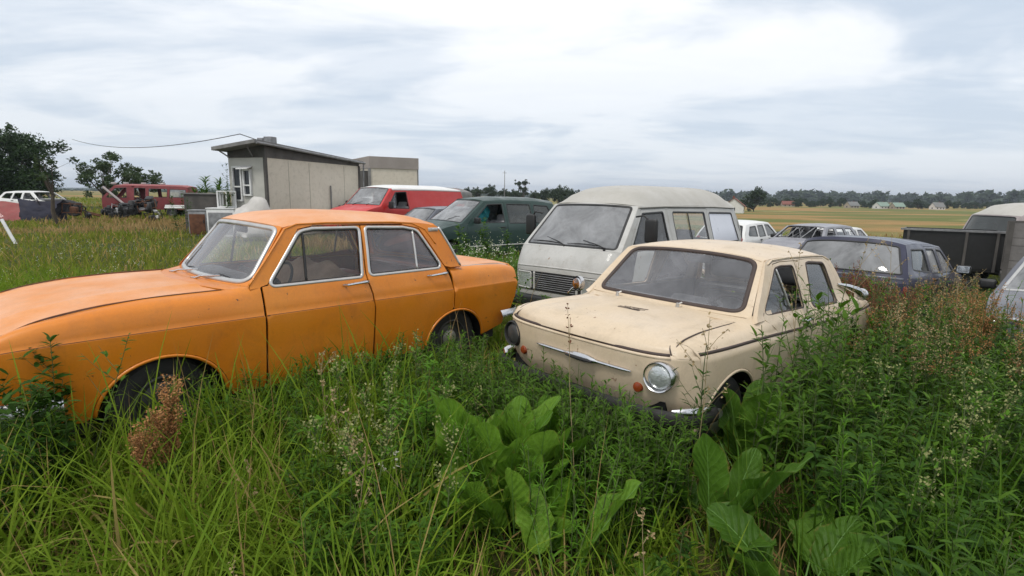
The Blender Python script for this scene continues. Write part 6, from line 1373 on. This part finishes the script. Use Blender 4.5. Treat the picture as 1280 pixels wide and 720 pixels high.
dock_plant(700, 1.98, 4, .46, .62, 'plant with one big leaf lying out flat at the bottom centre', 7, .20, 1.2, heads=[.25, 1.4, 2.6, .6])
dock_plant(918, 2.35, 8, .48, .70, 'large leaved burdock below the beige front wheel', 8, .165, .45, mats=('burdock', 'rib'))
dock_plant(958, 2.95, 7, .50, .76, 'burdock with bright upright leaves beside the beige wheel arch', 9, .17, .45, mats=('burdock', 'rib'))
dock_plant(1040, 1.95, 6, .44, .58, 'burdock with two broad leaves spread flat at the bottom right', 10, .19, 1.1, mats=('burdock', 'rib'), heads=[.1, 2.7, 1.2, .5, 3.4])
dock_plant(520, 3.3, 6, .35, .5, 'small broad leaved plant in the grass before the orange rear door', 12, .11, .6)
dock_plant(470, 2.5, 5, .32, .46, 'small broad leaved plant in the grass at the left of the middle clump', 13, .11, .8)
# ---- single stalks that stand out
def weed_plant(px, Y, h, label, seed, mats=('weed', 'stem'), n=46, ll=.10, lw=.013, stems=1, spread=.06, name='tall_weed', **kw):
    rng = np.random.default_rng(seed); pl = Plant(); b = gp(px, Y)
    for i in range(stems):
        o = b+np.array([rng.normal()*spread, rng.normal()*spread, 0])*(i > 0); stalk(pl, o, h*(1 if i == 0 else rng.uniform(.65, .95)), rng, n=n, ll=ll, lw=lw, **kw)
    return pl.build(name, mats, label)
B1 = ('weed_bright', 'stem')
weed_plant(830, 2.45, .72, 'bright narrow leaved weed in front of the clear headlamp', 21, B1, 70, .11, .014, 2, .03, elev=(1.1, .35))
weed_plant(1098, 2.2, .78, 'bright feathery narrow leaved weed standing alone at the lower right', 22, B1, 95, .105, .011, 2, .03, elev=(1.1, .3))
weed_plant(1010, 3.1, 1.28, 'tallest leafy stalk, crossing the beige rear side window', 23, ('weed', 'stem'), 26, .17, .034, 1, .05, elev=(.8, .2), branches=5, start=.2)
weed_plant(985, 2.9, 1.02, 'leafy stalk just left of the tallest stalk by the beige door', 24, ('weed', 'stem'), 34, .14, .026, 2, .05, elev=(.8, .2), branches=3)
weed_plant(950, 2.75, .92, 'leafy stalk before the beige door, lower than its neighbours', 35, ('weed', 'stem'), 36, .14, .028, 3, .07, elev=(.8, .2), branches=3)
weed_plant(1035, 3.3, 1.12, 'leafy stalk right of the tallest stalk, before the beige rear wing', 36, ('weed', 'stem'), 36, .15, .028, 2, .06, elev=(.8, .2), branches=4)
weed_plant(882, 2.8, .98, 'thin weed with small dark leaves before the beige front wing', 25, ('weed_dark', 'stem'), 24, .10, .018, 1, elev=(.9, .3), branches=6)
weed_plant(1060, 3.5, 1.05, 'bright bushy weed at the tail of the beige car', 26, B1, 60, .13, .016, 3, .06, elev=(1.1, .3), branches=3)
weed_plant(520, 2.9, .78, 'bright leafy weed standing before the orange rear wheel', 27, B1, 60, .10, .024, 3, .05, elev=(.9, .2), branches=3)
weed_plant(545, 3.3, .60, 'shorter green weed close to the orange rear wheel', 28, B1, 50, .10, .026, 2, .05, elev=(.9, .2))
weed_plant(520, 1.75, .34, 'small star shaped weed at the bottom centre left', 29, B1, 40, .11, .012, 1, elev=(.9, .2), start=.4)
weed_plant(660, 5.2, .95, 'leafy stalk between the orange tail and the grey van grille', 30, ('weed', 'stem'), 40, .12, .024, 3, .06, elev=(.8, .2), branches=4)
weed_plant(600, 12.0, 1.15, 'dark leafy weed growing against the green people carrier', 31, ('weed', 'stem'), 60, .2, .05, 5, .22, elev=(.7, .1), branches=5)
weed_plant(40, 2.75, .86, 'dark leafy bush covering the orange headlamp', 32, ('weed_dark', 'stem'), 60, .13, .034, 7, .14, name='leafy_bush', elev=(.7, .1), branches=4)
weed_plant(5, 2.5, .74, 'dark leafy bush at the very left edge', 33, ('weed_dark', 'stem'), 60, .13, .034, 7, .14, name='leafy_bush', elev=(.7, .1), branches=3)
weed_plant(68, 2.6, .93, 'twiggy green stalk rising across the orange front wing', 34, ('weed', 'stem'), 20, .09, .02, 1, elev=(.6, .1), branches=5, start=.5)
def bare_stalk(px, Y, h, label, seed, seed_m='seed_tan', lean=.1, nb=5, mats=None):
    rng = np.random.default_rng(seed); pl = Plant(); b = gp(px, Y); C = stalk(pl, b, h, rng, lean, 6, .07, .010, (0, 1), .1, r=.003)
    for _ in range(nb):
        i = rng.integers(3, 7); p = C[i]; a = rng.uniform(0, 6.3); L = h*.2*rng.uniform(.5, 1.2); e = p+np.array([math.cos(a)*L*.6, math.sin(a)*L*.6, L*.8]); pl.tube([p, (p+e)/2+[0, 0, .01], e], .002, .001, 1, 3); seeds(pl, [p*.4+e*.6, e], 8, .006, .012, rng, 2)
    seeds(pl, C[6:], 14, .006, .012, rng, 2); return pl.build('seed_stalk', ('weed', 'stem_dry', seed_m), label)
bare_stalk(727, 2.45, 1.10, 'single thin stem with a rust brown tip before the beige bonnet', 41, 'seed_red', .03, 1)
bare_stalk(880, 2.55, 1.12, 'thin knotty seed stalk rising before the beige windscreen corner', 42, 'seed_tan', .06, 6)
bare_stalk(1000, 3.6, 1.42, 'tall forked dry stalk against the beige roof corner', 43, 'seed_tan', .08, 7); bare_stalk(1042, 4.0, 1.45, 'tall dry stalk against the navy estate window', 44, 'seed_tan', .10, 5)
bare_stalk(1178, 4.6, 1.30, 'bent tan stalk before the navy estate side windows', 45, 'seed_tan', .25, 4); bare_stalk(1130, 5.4, 1.45, 'dry stalk rising before the black trailer rail', 46, 'seed_tan', .10, 6); bare_stalk(1222, 4.4, 1.18, 'dry arching stalk near the navy door mirror', 47, 'seed_tan', .22, 4)
for i, (px, Y, h, lb) in enumerate([(432, 2.6, .70, 'yellowing stalk with pale buds before the orange front door'), (410, 2.9, .78, 'thin branching stalk rising across the orange front door'), (455, 2.4, .58, 'short pale budded stalk right of the yellowing stalk'), (425, 2.0, .62, 'yellowing stalk nearest the camera at the lower left of the clump'), (830, 1.85, .52, 'dry tan grass head on a thin stem at the bottom centre right'), (505, 2.2, .55, 'pale stem with little white buds left of the broad leaves'), (262, 1.7, .42, 'tan seed spike low in the left foreground grass'), (300, 2.3, .46, 'dry tan spike in the grass below the orange front wing')]):
    bare_stalk(px, Y, h, lb, 60+i, 'seed_tan' if i not in (5,) else 'flower_white', .10, 8 if i < 4 else 2)
def sorrel_plant(px, Y, h, label, seed, mat='seed_rust', stems=1, spread=.07):
    rng = np.random.default_rng(seed); pl = Plant(); b = gp(px, Y)
    for i in range(stems): sorrel(pl, b+np.array([rng.normal()*spread, rng.normal()*spread, 0])*(i > 0), h*(1 if i == 0 else rng.uniform(.7, .98)), rng, dens_=170, nb=9)
    return pl.build('sorrel', ('weed', 'stem', mat), label)
sorrel_plant(205, 2.5, .72, 'rusty sorrel before the orange front wheel, taller of the pair', 81, 'seed_rust', 3); sorrel_plant(160, 2.45, .62, 'rusty sorrel before the orange front wheel, shorter of the pair', 82, 'seed_rust', 2)
sorrel_plant(1075, 5.5, 1.15, 'red brown sorrel at the navy tailgate, left one', 83, 'seed_red', 4, .12); sorrel_plant(1100, 5.2, 1.05, 'red brown sorrel at the navy tailgate, right one', 84, 'seed_red', 4, .12); sorrel_plant(1245, 5.0, 1.02, 'rust coloured sorrel beside the grey blue car bonnet', 85, 'seed_rust', 4, .14)

# ---- weed bank at the right: countless stems, with three hundred... fewer of the nearest kept as plants of their own
def weed_bank(name, pts, hfun, mats, label, seed, n=30, ll=.09, lw=.014, **kw):
    rng = np.random.default_rng(seed); pl = Plant()
    for (x_, y_) in pts: stalk(pl, (x_, y_, float(gz(x_, y_))-.01), hfun(x_, y_)*rng.uniform(.7, 1.12), rng, n=int(n*rng.uniform(.7, 1.2)), ll=ll, lw=lw, r=.004, **kw)
    return pl.build(name, mats, label, 'weeds', kind='stuff')
def pick(n, y0, y1, xa, xb, seed, grow=.0):
    rng = np.random.default_rng(seed); x, y = scatter(n, y0, y1, xr=(xa, xb), rng=rng); k = free(x, y, grow) & open_spot(x, y); return list(zip(x[k], y[k]))
hb = lambda x, y: .52+.30*min(1, max(0, (y-1.6)/2.4))+.10*math.sin(3*x+2*y)+.17*math.exp(-((x/y-.57)/.13)**2)*min(1, max(0, y-1.7))
xa, xb = (lambda y: .46*y+.12), (lambda y: 1.15*y+1.4)
weed_bank('weed_bank', pick(660, 1.4, 6.8, xa, xb, 1, .05), hb, ('weed', 'stem'), 'dense bank of green weeds filling the right foreground', 5, 40, .115, .024, elev=(.9, .1), branches=2)
weed_bank('weed_bank', pick(270, 1.4, 5.5, xa, xb, 2, .05), lambda x, y: hb(x, y)*.86, ('weed_dark', 'stem'), 'dark leafy undergrowth below the right hand weeds', 6, 34, .15, .042, elev=(.7, .0))
weed_bank('weed_bank', pick(90, 1.7, 6.5, xa, xb, 3, .05), lambda x, y: hb(x, y)*1.02, ('weed_bright', 'stem'), 'brighter feathery weeds among the right hand bank', 7, 50, .09, .010, elev=(1.0, .3))
weed_bank('weed_bank', pick(330, 2.2, 3.9, lambda y: .0*y, lambda y: .34*y, 4, .02), lambda x, y: .40, ('weed', 'stem'), 'small leaved weeds hugging the beige front bumper', 8, 34, .07, .013, elev=(.9, .2), branches=2)
def beside(car, u0, u1, v0, v1, n, seed):
    rng = np.random.default_rng(seed); cx, cy, yaw = car[:3]; c, s_ = math.cos(R(yaw)), math.sin(R(yaw)); u = rng.uniform(u0, u1, n); v = rng.uniform(v0, v1, n); return list(zip(cx+u*c-v*s_, cy+u*s_+v*c))
weed_bank('weed_bank', beside(FOOT[1], 1.84, 2.35, -.75, .95, 240, 21), lambda x, y: .635, ('weed', 'stem'), 'leafy weeds standing right against the beige bumper', 22, 34, .085, .016, elev=(.9, .1), branches=2)
weed_bank('weed_bank', beside(FOOT[1], 1.9, 2.8, -.6, .9, 150, 23), lambda x, y: .56, ('weed_bright', 'stem'), 'fine bright weeds in front of the beige car', 24, 34, .10, .010, elev=(1., .3))
weed_bank('weed_bank', beside(FOOT[0], -1.0, 1.2, .82, 1.35, 150, 25), lambda x, y: .46, ('weed', 'stem'), 'leafy weeds along the orange sill', 26, 30, .10, .02, elev=(.9, .1), branches=1)
weed_bank('weed_bank', pick(260, 1.8, 3.9, lambda y: -.42*y, lambda y: -.02*y, 5, .10), lambda x, y: .46, ('weed', 'stem'), 'leafy weeds among the grass before the orange doors', 9, 30, .085, .02, elev=(.8, .1), branches=2)
weed_bank('weed_bank', pick(90, 1.5, 2.6, lambda y: -.20*y, lambda y: .42*y, 6), lambda x, y: .30, ('weed_dark', 'stem'), 'dark low weeds along the bottom centre', 10, 30, .09, .022, elev=(.7, .0))
rng = np.random.default_rng(9); pl = Plant()
for (x_, y_) in pick(230, 3.7, 8.2, lambda y: .62*y, lambda y: 1.1*y, 7, .08): sorrel(pl, (x_, y_, float(gz(x_, y_))), rng.uniform(.7, 1.02), rng, (0, 1, 2 if rng.random() < .6 else 3), 5, 46)
pl.build('seeding_weeds', ('weed', 'stem', 'seed_rust', 'seed_tan'), 'rust and tan seeding weeds before the navy estate and black trailer', 'weeds', kind='stuff')
rng = np.random.default_rng(10); pl = Plant()
for (x_, y_) in pick(70, 4.9, 6.4, lambda y: .56*y, lambda y: .72*y, 8, .05): sorrel(pl, (x_, y_, float(gz(x_, y_))), rng.uniform(.75, 1.0), rng, (0, 1, 2), 6, 50)
pl.build('seeding_weeds', ('weed', 'stem', 'seed_red'), 'red brown seeding weeds against the navy tailgate', 'weeds', kind='stuff')
weed_bank('weed_bank', pick(140, 9.2, 12.8, lambda y: -.13*y, lambda y: .02*y, 11, .1), lambda x, y: .55, ('weed_bright', 'stem'), 'weeds before the green people carrier', 12, 26, .14, .03, elev=(.8, .1))
rng = np.random.default_rng(12); pl = Plant()
for (x_, y_) in pick(46, 9.5, 12.5, lambda y: -.11*y, lambda y: .01*y, 13, .1):
    C = stalk(pl, (x_, y_, float(gz(x_, y_))), rng.uniform(.5, .8), rng, n=8, ll=.1, lw=.02); seeds(pl, C[5:], 9, .04, .024, rng, 2)
for (x_, y_) in pick(110, 6.5, 15, lambda y: -1.05*y, lambda y: -.55*y, 14, .1):
    C = stalk(pl, (x_, y_, float(gz(x_, y_))), rng.uniform(.25, .4), rng, n=5, ll=.07, lw=.012); seeds(pl, C[6:], 7, .03, .016, rng, 2)
pl.build('white_flowers', ('weed', 'stem', 'flower_white'), 'small white flowers scattered in the meadow grass', 'flowers', kind='stuff')
rng = np.random.default_rng(31); pl = Plant()
for (x_, y_) in pick(20, 1.8, 3.6, lambda y: -.40*y, lambda y: -.06*y, 32, .05)+pick(14, 2.0, 4.5, lambda y: .55*y, lambda y: 1.0*y, 33, .05):
    h_ = rng.uniform(.5, .72)+(.16 if x_ > 0 else 0); C = stalk(pl, (x_, y_, float(gz(x_, y_))), h_, rng, n=16, ll=.09, lw=.02, branches=2); seeds(pl, C[5:], 30, .016, .012, rng, 2)
    for _ in range(5):
        i = rng.integers(4, 7); p = C[i]; a = rng.uniform(0, 6.3); L = h_*.2*rng.uniform(.5, 1.1); e = p+np.array([math.cos(a)*L*.5, math.sin(a)*L*.5, L*.8]); pl.tube([p, (p+e)/2, e], .0022, .001, 1, 3); seeds(pl, [(p+e)/2, e], 14, .010, .011, rng, 2)
pl.build('budding_weeds', ('weed_bright', 'stem', 'seed_pale'), 'pale budded weeds among the foreground grass', 'weeds', kind='stuff')
# spiky shrub and thin shrub beside the cabin
weed_plant(262, 24.5, 2.2, 'spiky leaved shrub behind the dark storage box', 51, ('weed', 'stem'), 60, .75, .10, 4, .3, name='spiky_shrub', elev=(1.0, .2), start=.55)
weed_plant(294, 20.2, 2.6, 'thin dark shrub standing against the cabin face', 52, ('weed_dark', 'stem'), 70, .22, .05, 4, .12, name='thin_shrub', elev=(.9, .3), branches=4)
weed_plant(236, 21.5, 1.6, 'dark bushy weed at the left end of the grey cabinets', 53, ('weed_dark', 'stem'), 60, .2, .05, 5, .2, elev=(.9, .2))
# ---------------------------------------------------------------- a little air between here and the skyline
t_ = NT('thin_air'); pv = t_.n('ShaderNodeVolumePrincipled'); pv.inputs['Color'].default_value = (.72, .80, .92, 1); pv.inputs['Density'].default_value = .0003; pv.inputs['Anisotropy'].default_value = .2
t_.l(pv.outputs[0], t_.out.inputs[1])
b = MB(); b.box((0, 1700, 12), (9000, 3700, 76)); o = b.build('haze', t_.m); tag(o, 'thin pale air over the fields', 'haze', kind='stuff')
# ---------------------------------------------------------------- camera, sky, sun
cam = bpy.data.cameras.new('camera'); co = bpy.data.objects.new('camera', cam); COL.objects.link(co)
cam.sensor_width = 36; cam.lens = F_PX/1280*36; cam.clip_end = 8000; cam.clip_start = .05
co.location = (0, 0, CAM_H)
co.rotation_euler = (Matrix.Rotation(math.pi/2-CAM_PITCH, 4, 'X') @ Matrix.Rotation(-CAM_ROLL, 4, 'Z')).to_euler()
scene.camera = co
SUN_EL, SUN_AZ = R(58), R(-150)      # azimuth from +Y towards +X
w = bpy.data.worlds.new('World'); scene.world = w; w.use_nodes = True
nt = w.node_tree; nt.nodes.clear()
def N(t, **k):
    n = nt.nodes.new(t)
    for a, b in k.items(): setattr(n, a, b)
    return n
Lk = nt.links.new
out = N('ShaderNodeOutputWorld'); bg = N('ShaderNodeBackground'); sky = N('ShaderNodeTexSky', sky_type='NISHITA'); sky.sun_disc = False
sky.sun_elevation = SUN_EL; sky.sun_rotation = SUN_AZ; sky.air_density = 1.0; sky.dust_density = 2.0; sky.ozone_density = 1.0
bg.inputs[1].default_value = .105
tc = N('ShaderNodeTexCoord'); sp = N('ShaderNodeSeparateXYZ'); Lk(tc.outputs['Generated'], sp.inputs[0])
def Mth(op, a, b=None, c=None, clamp=False):
    n = N('ShaderNodeMath', operation=op); n.use_clamp = clamp
    for i, v in enumerate((a, b, c)):
        if v is None: continue
        if hasattr(v, 'is_output'): Lk(v, n.inputs[i])
        else: n.inputs[i].default_value = v
    return n.outputs[0]
zc = Mth('ADD', Mth('MAXIMUM', sp.outputs[2], 0.0), .10)
cv = N('ShaderNodeCombineXYZ'); Lk(Mth('DIVIDE', sp.outputs[0], zc), cv.inputs[0]); Lk(Mth('DIVIDE', sp.outputs[1], zc), cv.inputs[1])
def noise(scale, det, rough, stretch, off=(0, 0, 0), dist=0.):
    mp = N('ShaderNodeMapping'); mp.inputs['Scale'].default_value = stretch; mp.inputs['Location'].default_value = off; mp.inputs['Rotation'].default_value = (0, 0, R(12)); Lk(cv.outputs[0], mp.inputs[0])
    n = N('ShaderNodeTexNoise'); n.inputs['Scale'].default_value = scale; n.inputs['Detail'].default_value = det; n.inputs['Roughness'].default_value = rough; n.inputs['Distortion'].default_value = dist; Lk(mp.outputs[0], n.inputs['Vector']); return n.outputs[0]
def rng(v, a, b, c=0., d=1., smooth=True):
    n = N('ShaderNodeMapRange'); n.interpolation_type = 'SMOOTHSTEP' if smooth else 'LINEAR'
    for i, x in enumerate((a, b, c, d)): n.inputs[i+1].default_value = x
    Lk(v, n.inputs[0]); return n.outputs[0]
def mixc(f, a, b):
    n = N('ShaderNodeMix', data_type='RGBA')
    for i, v in ((0, f), (6, a), (7, b)):
        if hasattr(v, 'is_output'): Lk(v, n.inputs[i])
        else: n.inputs[i].default_value = (*v, 1) if isinstance(v, tuple) else v
    return n.outputs[2]
big = noise(.55, 5, .55, (1, 1.15, 1), (3.1, 1.7, 0), .5); fine = noise(1.1, 6, .58, (.8, 1.7, 1), (.4, 7.2, 0), .5)
f1 = rng(big, .41, .57); f2 = rng(fine, .34, .66)
cloud = mixc(f1, (5.6, 6.4, 7.4), (9.6, 9.7, 9.8))
cloud = mixc(Mth('MULTIPLY', f2, .45), cloud, (10.6, 10.6, 10.6))
hz = rng(sp.outputs[2], .02, .34); cloud = mixc(hz, mixc(.6, cloud, (6.0, 6.7, 7.6)), cloud)
up = rng(sp.outputs[2], .22, .60); cloud = mixc(Mth('MULTIPLY', up, .42), cloud, (10.6, 10.55, 10.5))
skymix = mixc(.88, sky.outputs[0], cloud)
Lk(skymix, bg.inputs[0]); Lk(bg.outputs[0], out.inputs[0])
sl = bpy.data.lights.new('sun', 'SUN'); so = bpy.data.objects.new('sun', sl); COL.objects.link(so)
sl.energy = 1.5; sl.angle = R(11); sl.color = (1, .96, .9)
d = Vector((math.sin(SUN_AZ)*math.cos(SUN_EL), math.cos(SUN_AZ)*math.cos(SUN_EL), math.sin(SUN_EL)))
so.rotation_euler = d.to_track_quat('Z', 'Y').to_euler()
vs = scene.view_settings; vs.view_transform = 'Standard'; vs.look = 'None'; vs.exposure = .20; vs.gamma = 1; vs.use_curve_mapping = False
scene.cycles.max_bounces = 8; scene.cycles.transparent_max_bounces = 24; scene.cycles.diffuse_bounces = 3; scene.cycles.glossy_bounces = 3; scene.cycles.transmission_bounces = 4
scene.cycles.use_adaptive_sampling = True; scene.cycles.use_denoising = True
